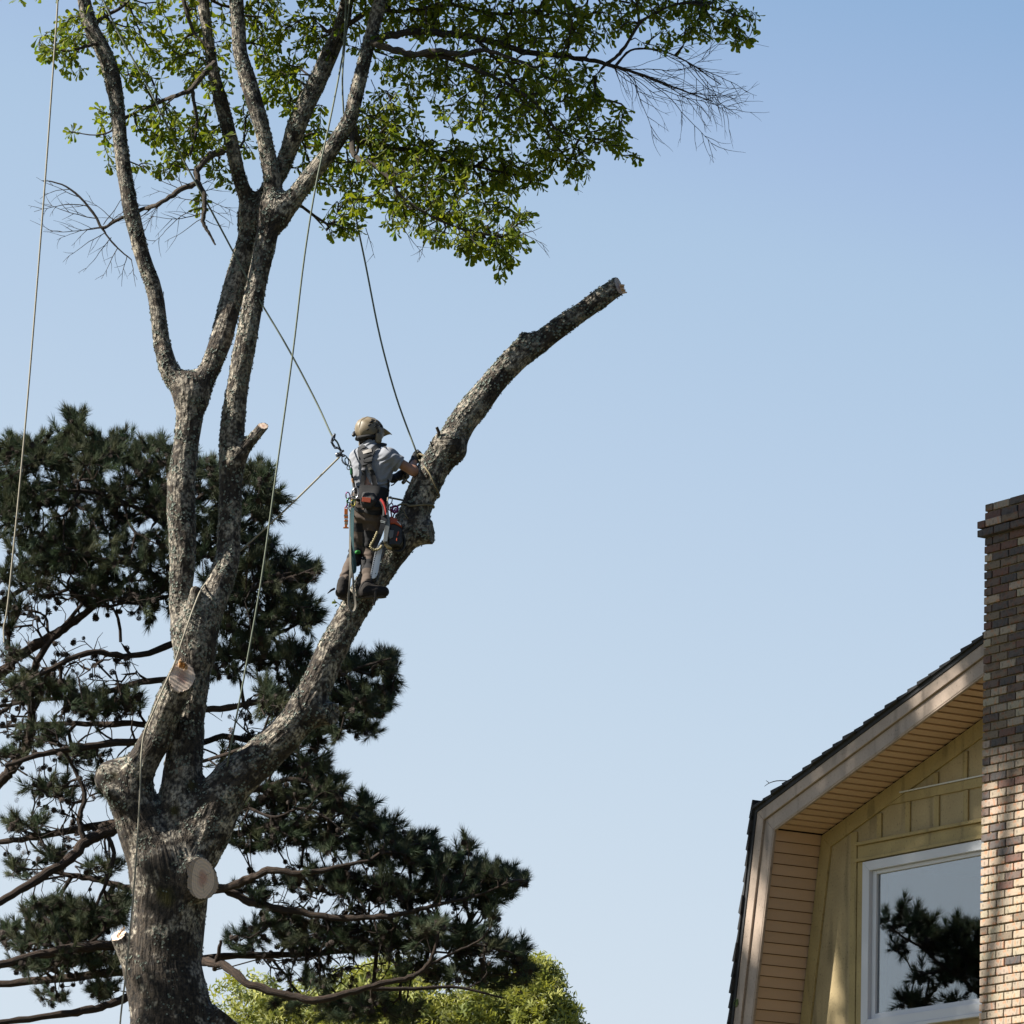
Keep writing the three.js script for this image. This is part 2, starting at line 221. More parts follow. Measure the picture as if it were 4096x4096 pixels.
const oakPrims = [];
for (const c of CH) {
  const P = c.pts.map(([x, y, r, dd]) => au(x, y, OD + dd)), R = c.pts.map((q) => q[2] * UM), curve = new THREE.CatmullRomCurve3(P, false, 'centripetal');
  const pts = [], rad = [];
  for (let i = 0; i < P.length - 1; i++) { const n = Math.max(2, Math.round(P[i].distanceTo(P[i + 1]) / .09)); for (let j = 0; j < n; j++) { const t = j / n; pts.push(curve.getPoint((i + t) / (P.length - 1))); rad.push(lerp(R[i], R[i + 1], t)); } }
  pts.push(P.at(-1)); rad.push(R.at(-1));
  let L = 0, Nv = null; c.rmean = rad.reduce((a, b) => a + b) / rad.length; c.tiles = Math.max(1, Math.round(6.2832 * c.rmean / .7)); c.dist = 1;
  for (let i = 0; i < pts.length - 1; i++) {
    const T = pts[i + 1].clone().sub(pts[i]), l = T.length(); T.normalize(); if (!Nv) Nv = V(0, 0, -1); Nv = Nv.clone().sub(T.clone().multiplyScalar(Nv.dot(T))).normalize();
    oakPrims.push(cap(pts[i], pts[i + 1], rad[i], rad[i + 1], { c, L, l, n: Nv, m: T.clone().cross(Nv) })); L += l;
  }
  c.first = pts[0]; c.last = pts.at(-1); c.pts3 = pts; c.rad = rad;
  if (c.cut) { c.cp = au(c.cut.at[0], c.cut.at[1], OD + c.cut.at[2]); c.cn = V(...c.cut.n).normalize(); }
}
let stamp = 0; const chS = new Int32Array(CH.length), seenIds = new Int32Array(CH.length), chD = new Float64Array(CH.length), chP = new Array(CH.length);
function oakCoords(p, x, y, z) { const dx = x - p.a.x, dy = y - p.a.y, dz = z - p.a.z; return [dx * p.n.x + dy * p.n.y + dz * p.n.z, dx * p.m.x + dy * p.m.y + dz * p.m.z, p.L + p.t * p.l]; }
function oakField(x, y, z, list) {
  let lo = 1e9, lo2 = 1e9, best = null, ns = 0; stamp++;
  for (let j = 0; j < list.length; j++) { const p = list[j], d = capD(p, x, y, z), i = p.c.id; if (chS[i] !== stamp) { chS[i] = stamp; seenIds[ns++] = i; chD[i] = d; chP[i] = p; p.tt = p.t; } else if (d < chD[i]) { chD[i] = d; chP[i] = p; p.tt = p.t; } }
  let d = 1e9, cutting = false;
  for (let j = 0; j < ns; j++) { const m = CH[seenIds[j]].into; if (m !== undefined && chS[m] === stamp) { chD[m] = smin(chD[m], chD[seenIds[j]], .10); seenIds[j] = -1; } }
  for (let j = 0; j < ns; j++) { const i = seenIds[j]; if (i < 0) continue; let di = chD[i]; const c = CH[i]; let cut = false; if (c.cn) { const pd = (x - c.cp.x) * c.cn.x + (y - c.cp.y) * c.cn.y + (z - c.cp.z) * c.cn.z + .004 * n3(x * 14, y * 14, z * 14) + .0025 * Math.sin((x * .6 + y) * 150); if (pd > di) { di = pd; cut = true; } } if (di < lo2) lo2 = Math.max(di, lo); if (di < lo) { lo2 = lo; lo = di; best = chP[i]; cutting = cut; } d = d > 1e8 ? di : smin(d, di, .10); }
  if (best && !cutting && d < .035 && d > -.035) {
    const p = best, ex = x - p.ax, ey = y - p.ay, ez = z - p.az, q = ex * p.n.x + ey * p.n.y + ez * p.n.z, r = ex * p.m.x + ey * p.m.y + ez * p.m.z, L = p.L + p.tt * p.l, s = clamp(p.ra / .12, .35, 1.4), fade = sstep(0, .05, lo2 - lo);
    d -= .012 * s * n3(x * 4.5, y * 3, z * 4.5) + s * fade * (.005 * n3(q * 4, r * 4, L * 2.2 + p.c.id * 9) + .006 * n3(q * 15 + 2 * n3(L * 2, q * 3, 1), r * 15, L * 5) + .0075 * n3(q * 33, r * 33, L * 6));
  }
  return d;
}
const oakNet = netMesh(oakPrims, oakField, .0105, .12);
{
  const n = oakNet.lists.length, own = new Array(n), col = new Float32Array(n * 3), cutOf = new Int16Array(n).fill(-1), P = oakNet.pos, Nn = oakNet.nor;
  const moss = [[363, 1476, 20, -.2], [214, 1466, 20, -.2], [312, 1690, 26, -.36], [330, 1530, 14, -.2]].map(([x, y, r, dd]) => [au(x, y, OD + dd), r * UM]);
  for (let v = 0; v < n; v++) {
    const x = P[v * 3], y = P[v * 3 + 1], z = P[v * 3 + 2]; let lo = 1e9, b = null, bt = 0;
    for (const p of oakNet.lists[v]) { const d = capD(p, x, y, z); if (d < lo) { lo = d; b = p; bt = p.t; } if (p.c.cn && d < .012) { const c = p.c, pd = (x - c.cp.x) * c.cn.x + (y - c.cp.y) * c.cn.y + (z - c.cp.z) * c.cn.z; if (Math.abs(pd) < .013 && Nn[v * 3] * c.cn.x + Nn[v * 3 + 1] * c.cn.y + Nn[v * 3 + 2] * c.cn.z > .72) cutOf[v] = CH.find((e) => e.cut === c.cut).id; } }
    own[v] = b;
    // lichen crusts, pale rubbed patches, moss: matter with outlines of its own
    const high = sstep(6.5, 12, y), big = fbm(x * 2.2, y * 1.5, z * 2.2 + 5), mid = fbm(x * 7, y * 7, z * 7, 3), fine = n3(x * 30, y * 30, z * 30), grit = n3(x * 62 + 9, y * 62, z * 62);
    const tiny = n3(x * 50 + 5, y * 46, z * 50);
    let a = sstep(-.02, .16, mid + .55 * big + lerp(-.14, .14, high)) * sstep(-.22, .10, fine + .7 * tiny + .10), q = sstep(.21, .30, fbm(x * 3.4 + 20, y * 3.4, z * 3.4, 3)) * sstep(-.3, .1, fine + .5 * tiny);
    let r = lerp(.90, 4.9, a), g = lerp(.90, 5.7, a), bl = lerp(.88, 6.2, a);
    r = lerp(r, 7.2, q); g = lerp(g, 8.4, q); bl = lerp(bl, 9.0, q);
    const dk = clamp(sstep(.08, .30, n3(x * 24, y * 20, z * 24 + 3) + .5 * tiny) + .9 * sstep(.04, .22, grit + .3 * tiny), 0, 1); r *= lerp(1.18, .30, dk); g *= lerp(1.18, .30, dk); bl *= lerp(1.18, .32, dk);
    const rub = sstep(.42, .5, n3(x * 6 + 3, y * 12, z * 6)); r = lerp(r, 6.2, rub * .6); g = lerp(g, 6.6, rub * .6); bl = lerp(bl, 7, rub * .6);
    const red = sstep(.52, .58, n3(x * 11, y * 11, z * 11 + 40)); r = lerp(r, 2.6, red * .8); g = lerp(g, 1.1, red * .8); bl = lerp(bl, .5, red * .8);
    for (const [m, R] of moss) { const k = sstep(1, .4, Math.hypot(x - m.x, y - m.y, z - m.z) / R + .5 * mid); r = lerp(r, .85, k); g = lerp(g, .95, k); bl = lerp(bl, .25, k); }
    col[v * 3] = r; col[v * 3 + 1] = g; col[v * 3 + 2] = bl;
  }
  // sort triangles by chain and by cut, and unwrap
  const tris = CH.map(() => []), cuts = CH.map(() => []), I = oakNet.idx;
  const pos = Array.from(P), nor = Array.from(Nn), color = Array.from(col), uv = []; const made = new Map();
  const angle = (v, c) => { let lo = 1e9, b = null, bt = 0; if (own[v].c === c) { b = own[v]; capD(b, P[v * 3], P[v * 3 + 1], P[v * 3 + 2]); bt = b.t; } else for (const p of oakNet.lists[v]) if (p.c === c) { const d = capD(p, P[v * 3], P[v * 3 + 1], P[v * 3 + 2]); if (d < lo) { lo = d; b = p; bt = p.t; } } if (!b) return null; b.t = bt; const [q, r, L] = oakCoords(b, P[v * 3], P[v * 3 + 1], P[v * 3 + 2]); return [Math.atan2(r, q) / 6.2832, L / .7]; };
  const place = (v, c, key, u) => { const k = v * 256 + c.id * 4 + key; let m = made.get(k); if (m === undefined) { m = pos.length / 3; made.set(k, m); for (let i = 0; i < 3; i++) { pos.push(P[v * 3 + i]); nor.push(Nn[v * 3 + i]); color.push(col[v * 3 + i]); } uv[m * 2] = u[0]; uv[m * 2 + 1] = u[1]; } return m; };
  for (let i = 0; i < I.length; i += 3) {
    const T = [I[i], I[i + 1], I[i + 2]], k = cutOf[T[0]];
    if (k >= 0 && cutOf[T[1]] === k && cutOf[T[2]] === k && CH[k].cut.wood >= 0) { cuts[k].push(...T); continue; }
    const c = own[T[0]].c; let a0 = null;
    for (const v of T) { let a = angle(v, c) ?? a0 ?? [0, 0]; a0 ??= a; let w = 0; if (a[0] - a0[0] > .5) w = -1; else if (a[0] - a0[0] < -.5) w = 1; tris[c.id].push(place(v, c, w + 1, [(a[0] + w) * c.tiles, a[1]])); }
  }
  const full = { pos, nor, color, uv };
  const groups = new Map();
  for (const c of CH) if (tris[c.id].length) part(c.name, local(geoOf(full, tris[c.id]), oak), barkMat, oak);
  for (const c of CH) if (cuts[c.id].length) {
    const g = geoOf({ pos: P, nor: Nn }, cuts[c.id]), p = g.attributes.position, u = g.attributes.uv, e1 = V(0, 1, 0).cross(c.cn).normalize(), e2 = c.cn.clone().cross(e1); let mx = 0, my = 0, ex = 0, ey = 0; const X = [], Y = [];
    for (let i = 0; i < p.count; i++) { const d = V(p.getX(i), p.getY(i), p.getZ(i)); X.push(d.dot(e1)); Y.push(d.dot(e2)); }
    const lo = (a) => a.reduce((m, q) => Math.min(m, q), 1e9), hi = (a) => a.reduce((m, q) => Math.max(m, q), -1e9); mx = (lo(X) + hi(X)) / 2; my = (lo(Y) + hi(Y)) / 2; ex = hi(X) - lo(X); ey = hi(Y) - lo(Y);
    for (let i = 0; i < p.count; i++) u.setXY(i, .5 + (X[i] - mx) / ex * .9, .5 + (Y[i] - my) / ey * .9);
    g.deleteAttribute('color'); part('cut_face', local(g, oak), woodMats[c.cut.wood], oak, c.cut.label);
  }
}
{ // the trunk below the frame, down to the ground
  const pts = [1996, 2200, 2700, 3150, 3300, 3400].map((y, i) => au([326, 330, 330, 334, 335, 335][i], y, OD)); const g = tube(pts, [78, 82, 90, 105, 130, 170].map((r) => r * UM), 28, { smooth: 6, uvScale: 1.4 });
  const u = g.attributes.uv; for (let i = 0; i < u.count; i++) u.setX(i, u.getX(i) * 4); g.setAttribute('color', new THREE.BufferAttribute(new Float32Array(g.attributes.position.count * 3).fill(1.3), 3));
  part('trunk', local(g, oak), barkMat, oak);
}
{ // flakes of leafy lichen that roughen the outline of limbs
  const onCut = new Uint8Array(oakNet.lists.length); for (let v = 0; v < onCut.length; v++) for (const p of oakNet.lists[v]) if (p.c.cn && Math.abs((oakNet.pos[v * 3] - p.c.cp.x) * p.c.cn.x + (oakNet.pos[v * 3 + 1] - p.c.cp.y) * p.c.cn.y + (oakNet.pos[v * 3 + 2] - p.c.cp.z) * p.c.cn.z) < .012 && p.c.cut.wood >= 0) onCut[v] = 1;
  const fl = (() => { const p = [], r = rng(3), N = 7; for (let i = 0; i < N; i++) { const a = i / N * 6.2832, b = (i + 1) / N * 6.2832, h = () => .006 + .007 * r(), w = () => .010 + .007 * r(); p.push(0, 0, 0, Math.cos(a) * w(), h(), Math.sin(a) * w(), Math.cos(b) * w(), h(), Math.sin(b) * w()); } const g = new THREE.BufferGeometry(); g.setAttribute('position', new THREE.Float32BufferAttribute(p, 3)); g.computeVertexNormals(); return g; })();
  const r = rng(77), n = oakNet.lists.length, M = new THREE.Matrix4(), q = new THREE.Quaternion(), up = V(0, 1, 0), inv = oak.matrixWorld.clone().invert(), mats = [], cols = [];
  for (let v = 0; v < n; v++) { const x = oakNet.pos[v * 3], y = oakNet.pos[v * 3 + 1], z = oakNet.pos[v * 3 + 2]; if (onCut[v] || r() > .075 * sstep(5, 9, y) * sstep(-.1, .3, fbm(x * 5, y * 5, z * 5, 2) + lerp(-.1, .2, sstep(7, 12, y)))) continue; q.setFromUnitVectors(up, V(oakNet.nor[v * 3], oakNet.nor[v * 3 + 1], oakNet.nor[v * 3 + 2])); const s = .32 + .62 * r(); M.compose(V(x, y, z), q, V(s, s * (.6 + .8 * r()), s)).premultiply(inv); mats.push(M.clone()); const t = r(); cols.push(new THREE.Color().setRGB(lerp(.12, .26, t), lerp(.13, .30, t), lerp(.10, .26, t))); }
  const m = new THREE.InstancedMesh(fl, std(1, 1, 1, .95, { side: THREE.DoubleSide }), mats.length); mats.forEach((k, i) => { m.setMatrixAt(i, k); m.setColorAt(i, cols[i]); }); m.name = 'lichen'; m.userData.kind = 'stuff'; m.castShadow = m.receiveShadow = true; oak.add(m); console.log('lichen', mats.length);
  // torn fibres on the sawn limb and the broken hinge at the end of the long limb
  const spl = (name, pts, rad, col, label) => part(name, local(tube(pts, rad, 5), oak), col, oak, label), fib = std(.45, .20, .055, .9), pale = std(.62, .42, .26, .9);
  for (let i = 0; i < 9; i++) { const t = i / 8, b = au(lerp(338, 352, t), lerp(1258, 1262, t), OD - .42), k = 1 - Math.abs(t - .2); spl('splinter', [b, b.clone().add(V(.008, .02 + .05 * k * r(), .05 + .02 * r())), au(341 + 5 * t, 1238 + 22 * t + 6 * r(), OD - .46)], [.012, .009, .002], i % 2 ? fib : pale); }
  for (let i = 0; i < 7; i++) { const b = au(1169 + i * .8, 538 + i * 2.4, OD - .05 + .02 * (i % 3)); spl('splinter', [b, b.clone().add(V(.028 + .02 * r(), .012 * (r() - .2), .006))], [.013, .006], pale); }
  for (let i = 0; i < 6; i++) { const b = au(222 + i * 2.6, 1768 - i * 3, OD - .16); spl('splinter', [b, b.clone().add(V(-.004, .02 + .02 * r(), .01))], [.010, .003], pale); }
  spl('stub', [au(826, 830, OD - .1), au(828, 816, OD - .14), au(824, 806, OD - .16)], [.02, .017, .015], barkStub); spl('stub', [au(817, 846, OD - .1), au(812, 833, OD - .12)], [.012, .008], barkStub);
}
// ---------------------------------------------------------------- the house: s along its gable wall (towards the camera), y up, n out of the wall
const HB = Math.atan(20000 / 13730), HW = V(Math.cos(HB), 0, Math.sin(HB)), HN = V(-Math.sin(HB), 0, Math.cos(HB)), HO = at(3700, HORIZON, 38.5).setY(0);
const hw = (s, y, n) => V(HO.x + HW.x * s + HN.x * n, y, HO.z + HW.z * s + HN.z * n);
function hp(px, py, n) { const d = at(px, py, 1).sub(camera.position), o = HO.clone().addScaledVector(HN, n), t = o.clone().sub(camera.position).dot(HN) / d.dot(HN), q = camera.position.clone().addScaledVector(d, t).sub(HO); return [q.dot(HW), q.y]; }
const house = thing('house', 'tan gambrel house end with a brick chimney, wide soffit and white window', 'house', hw(0, 0, -3));
const OV = 0.50;                                                      // how far the roof stands out over the wall
const W0 = hp(3293, 3342, 0), W1 = hp(3900, 2900, 0), WB = hp(3205.9, 4096, 0);
const slopeU = (W1[1] - W0[1]) / (W1[0] - W0[0]), slopeL = (WB[0] - W0[0]) / (WB[1] - W0[1]);
const chS0 = hp(3925, 3300, OV + .12)[0], chW = 1.03, ridgeS = chS0 + chW / 2;
const eaveY = 2.7, PB = [W0[0] + (eaveY - W0[1]) * slopeL, eaveY], PR = [ridgeS, W0[1] + (ridgeS - W0[0]) * slopeU];
const prof = (d) => { // the soffit line moved outwards by d, with a mitre at the break
  const nl = [-Math.cos(Math.atan(slopeL)), Math.sin(Math.atan(slopeL))], nu = [-Math.sin(Math.atan(slopeU)), Math.cos(Math.atan(slopeU))];
  const k = 1 + nl[0] * nu[0] + nl[1] * nu[1], m = [(nl[0] + nu[0]) / k, (nl[1] + nu[1]) / k];
  return [[PB[0] + nl[0] * d, PB[1] + nl[1] * d], [W0[0] + m[0] * d, W0[1] + m[1] * d], [PR[0], PR[1] + d / Math.cos(Math.atan(slopeU))]];
};
const mirror = (p) => [2 * ridgeS - p[0], p[1]];
// a prism: outline in (s, y), from n0 to n1
function slab(outline, n0, n1, bevel = 0) {
  const sh = new THREE.Shape(outline.map(([s, y]) => new THREE.Vector2(s, y)));
  const g = new THREE.ExtrudeGeometry(sh, { depth: n1 - n0 - 2 * bevel, bevelEnabled: bevel > 0, bevelSize: bevel, bevelThickness: bevel, bevelOffset: -bevel, bevelSegments: 1 });
  g.translate(0, 0, n0 + bevel);
  g.applyMatrix4(new THREE.Matrix4().makeBasis(HW, V(0, 1, 0), HN).setPosition(HO)); // HW x up = HN
  return g;
}
const rect = (s0, y0, s1, y1) => [[s0, y0], [s1, y0], [s1, y1], [s0, y1]];
const hpart = (name, geo, m, parent = house, label) => part(name, local(geo, parent), m, parent, label);
const grainMap = texture(256, 256, (u, v) => { const st = sstep(.1, .5, tn(u, v, 22, 3, 5)) * .32, k = 1 + .12 * tn(u, v, 90, 90) + .20 * tn(u, v, 9, 7, 3) - st + (tn(u, v, 110, 60, 9) > .44 ? -.35 : 0); return [.80 * k, .80 * k, .80 * k]; }, { srgb: true, rx: .7, ry: .7 });
const ochre = std(.47, .365, .195, .8, { map: grainMap }), ochreTrim = std(.46, .35, .15, .7, { map: grainMap }), soffitMat = [0, 1, 2].map((i) => std(.54 + i * .024, .375 + i * .017, .245 + i * .012, .65)), fasciaMat = std(.43, .335, .265, .55, { map: grainMap }), whiteMat = std(.58, .59, .62, .4), shingleMat = [std(.030, .031, .034, .95), std(.04, .04, .042, .95)], flashMat = std(.62, .62, .58, .5);
const nrmCheck = HW.clone().cross(V(0, 1, 0)).dot(HN);
// walls: the gable and the body behind it
const yW1 = hp(3501, 3183, 0)[1], bandS = hp(3501, 3183, 0)[0];
{
  const P = prof(0), gable = [[P[0][0], 0], [2 * ridgeS - P[0][0], 0], mirror(P[0]), mirror(P[1]), P[2], P[1], P[0]];
  const hole = (() => { const a = hp(3505, 3497, 0), b = hp(3500, 4062, 0); return [a[0] - .03, b[1] - .05, chS0 + .29, a[1] + .03]; })();
  const cutOut = (o) => { const sh = new THREE.Shape(o.map(([s, y]) => new THREE.Vector2(s, y))); sh.holes.push(new THREE.Path([[hole[0], hole[1]], [hole[0], hole[3]], [hole[2], hole[3]], [hole[2], hole[1]]].map(([s, y]) => new THREE.Vector2(s, y)))); const g = new THREE.ExtrudeGeometry(sh, { depth: .14, bevelEnabled: false }); g.translate(0, 0, -.14); return g.applyMatrix4(new THREE.Matrix4().makeBasis(HW, V(0, 1, 0), HN).setPosition(HO)); };
  hpart('wall', cutOut(gable), ochre, house, 'tan panelled gable wall');
  const sA = P[0][0] + .1, sB = 2 * ridgeS - P[0][0] - .1; // the body behind: side walls, back wall, a ceiling and a floor of the upper room
  hpart('wall', slab(rect(sA, 0, sA + .15, eaveY), -9, -.141), ochre); hpart('wall', slab(rect(sB - .15, 0, sB, eaveY), -9, -.141), ochre); hpart('wall', slab([[sA, 0], [sB, 0], [sB, eaveY], mirror(P[1]), P[2], P[1], [sA, eaveY]], -9.15, -9), ochre);
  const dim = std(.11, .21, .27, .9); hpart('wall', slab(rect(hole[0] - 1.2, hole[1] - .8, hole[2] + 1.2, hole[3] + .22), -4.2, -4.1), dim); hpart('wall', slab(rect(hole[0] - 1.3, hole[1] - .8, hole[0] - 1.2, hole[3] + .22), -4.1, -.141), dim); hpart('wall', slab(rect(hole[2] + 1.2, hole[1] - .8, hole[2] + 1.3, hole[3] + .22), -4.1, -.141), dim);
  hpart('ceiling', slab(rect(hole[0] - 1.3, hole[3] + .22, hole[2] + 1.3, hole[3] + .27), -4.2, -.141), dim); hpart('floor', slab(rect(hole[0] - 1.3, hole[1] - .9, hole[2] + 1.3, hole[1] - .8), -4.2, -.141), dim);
}
// roof decks and shingles
{
  const deck = hpart('roof', slab([...prof(.235), ...prof(.235).slice(0, 2).reverse().map(mirror), ...prof(.205).slice(0, 2).map(mirror), ...prof(.205).reverse()], -9.2, OV + .028), shingleMat[0], house, 'dark shingle roof');
  const Q = prof(.236), edge = (a, b, first, pitch, ph) => { const L = Math.hypot(b[0] - a[0], b[1] - a[1]), dx = (b[0] - a[0]) / L, dy = (b[1] - a[1]) / L, nx = -dy, ny = dx; const r = rng(5 + first); for (let i = 0, t = 0; t < L; i++, t += pitch) { const j = (r() - .5) * .012, lift = .026 + r() * .008, e = OV + .036 + r() * .022, p = (t_, h) => [a[0] + dx * t_ + nx * h, a[1] + dy * t_ + ny * h]; hpart('shingle', slab([p(t - .01, .001), p(t + pitch + .02, .001), p(t + pitch + .02, .012), p(t + j, lift)], OV - .35, e), shingleMat[i % 2], deck); } };
  edge(Q[0], Q[1], 0, .125, 0); edge(Q[1], Q[2], 1, .135, 0);
}
// rake boards
for (const [d0, d1, n0, n1, nm] of [[0, .112, OV - .025, OV, 'fascia_board'], [.114, .2045, OV - .03, OV + .02, 'rake_trim'], [-.012, .012, OV - .03, OV - .004, 'soffit_channel']]) {
  const a = prof(d0), b = prof(d1);
  hpart(nm, slab([a[0], a[1], b[1], b[0]], n0, n1, .003), fasciaMat); hpart(nm, slab([a[1], a[2], b[2], b[1]], n0, n1, .003), fasciaMat);
  hpart(nm, slab([mirror(a[1]), mirror(a[0]), mirror(b[0]), mirror(b[1])].reverse(), n0, n1, .003), fasciaMat); hpart(nm, slab([mirror(a[2]), mirror(a[1]), mirror(b[1]), mirror(b[2])].reverse(), n0, n1, .003), fasciaMat);
}
// soffit boards, one by one
{
  const run = (a, b, pitch, up) => { const L = Math.hypot(b[0] - a[0], b[1] - a[1]), dx = (b[0] - a[0]) / L, dy = (b[1] - a[1]) / L, nx = -dy, ny = dx, n = Math.round(L / pitch), w = L / n; const p = (t, h) => [a[0] + dx * t + nx * h, a[1] + dy * t + ny * h]; for (let i = 0; i < n; i++) hpart('soffit_board', slab(up ? [p(i * w, .013), p((i + 1) * w - .008, .003), p((i + 1) * w - .008, .026), p(i * w, .026)] : [p(i * w + .006, .003), p((i + 1) * w - .001, .013), p((i + 1) * w - .001, .026), p(i * w + .006, .024)], .004, OV - .0305), soffitMat[(i * 7 + (i >> 2)) % 3], house); hpart('soffit_backing', slab([p(0, .0265), p(L, .0265), p(L, .032), p(0, .032)], .004, OV - .0305), std(.20, .13, .07), house); };
  const P = prof(0); run([P[1][0] + (P[0][0] - P[1][0]) * .75, P[1][1] + (P[0][1] - P[1][1]) * .75], P[1], .0885); run(P[1], P[2], .094, true);
}
// trim on the wall
const wS = (px, py) => hp(px, py, .02);
const WTL = hp(3459.4, 3450, .02), WTR = hp(3923.6, 3356.2, .02), WBL = hp(3449.4, 4096, .02);
{
  const strip = (o, n1, nm = 'trim_board', m = ochreTrim, n0 = 0.0005) => hpart(nm, slab(o, n0, n1, .002), m);
  const a = prof(-.006), b = prof(-.135); strip([a[0], a[1], b[1], b[0]].reverse(), .022, 'rake_board'); strip([a[1], a[2], b[2], b[1]].reverse(), .022, 'rake_board');
  // the ceiling line of the soffit at height y: where a batten meets the rake board
  const top = (s) => { const P = prof(-.137); return s < P[1][0] ? P[1][1] + (s - P[1][0]) / ((P[0][0] - P[1][0]) / (P[0][1] - P[1][1])) : P[1][1] + (P[2][1] - P[1][1]) * (s - P[1][0]) / (P[2][0] - P[1][0]); };
  const bandL = hp(3501, 3190, 0), headT = hp(3436, 3372, 0)[1], headB = hp(3436, 3450, 0)[1];
  const sEnd = chS0 + .35, bandY = bandL[1], bandH = .085;
  const bandStart = (y) => { const P = prof(-.137); return P[1][0] + (y - P[1][1]) / (P[2][1] - P[1][1]) * (P[2][0] - P[1][0]); };
  strip([[bandStart(bandY - bandH), bandY - bandH], [sEnd, bandY - bandH], [sEnd, bandY - .014], [bandStart(bandY - .014), bandY - .014]], .0195, 'band_board');
  hpart('drip_flashing', slab([[bandStart(bandY) - .1, bandY - .012], [sEnd, bandY - .012], [sEnd, bandY - .002], [bandStart(bandY) - .1, bandY - .002]], .0235, .034), flashMat);
  // battens: three above the band, four below, one tall by the window
  const bat = (px, py, y0, y1, w = .055) => { const s = hp(px, py, .01)[0]; strip(rect(s - w / 2, y0, s + w / 2, Math.min(y1, top(s - w / 2) - .004)), .016, 'batten'); };
  for (const [px, py] of [[3632, 3120], [3745, 3060], [3862, 3000]]) bat(px, py, bandY + .003, 99);
  for (const [px, py] of [[3518, 3290], [3632, 3262], [3748, 3235], [3864, 3205]]) bat(px, py, headT + .003, px < 3530 ? 99 : bandY - bandH - .003);
  bat(3413, 3700, 2.8, 99, .075);
  const hs = hp(3433, 3400, 0)[0];
  strip(rect(hs, headT - .026, sEnd, headT), .040, 'head_moulding'); strip(rect(hs + .01, headB + .028, sEnd, headT - .028), .014, 'head_board'); strip(rect(hs, headB, sEnd, headB + .026), .034, 'head_moulding');
  strip(rect(hs + .012, 2.8, WTL[0] - .003, headB - .003), .015, 'side_board');
}
// window: frame, sash and pane before a dim room
{
  const s0 = WTL[0], y1 = WTL[1], g0 = hp(3511, 3497, .0), g1 = hp(3505.7, 4055, 0), yb = hp(3480, 4096 + 20, .02)[1], s1 = chS0 + .30, fw = (g0[0] - s0) * .62, win = hpart('window', slab(rect(s0 - .01, yb - .03, s1, yb - .001), .001, .055, .003), whiteMat, house, 'white window whose pane mirrors a pine');
  const P = (nm, o, n0, n1, m = whiteMat) => hpart(nm, slab(o, n0, n1, .003), m, win);
  const fb = .075;
  P('frame', [[s0, yb], [s0 + fw, yb + fb], [s0 + fw, y1 - fb], [s0, y1]], .001, .045); P('frame', [[s0, y1], [s0 + fw, y1 - fb], [s1, y1 - fb], [s1, y1]].reverse(), .001, .045); P('frame', [[s0, yb], [s1, yb], [s1, yb + fb], [s0 + fw, yb + fb]], .001, .045); 
  const a = s0 + fw + .001, b = g0[0], yt = y1 - fb - .001, gt = g0[1], gb = g1[1];
  P('sash', rect(a, gb - .05, b, yt), -.03, .012); P('sash', rect(b + .001, gt, s1, yt), -.03, .012); P('sash', rect(b + .001, gb - .05, s1, gb), -.03, .012);
  const pane = hpart('pane', slab(rect(b - .004, gb - .004, s1, gt + .004), -.012, -.009), phys(.62, .72, .78, .0, { ior: 2.75, transmission: 1, thickness: 0, specularIntensity: 1 }), win); 
}
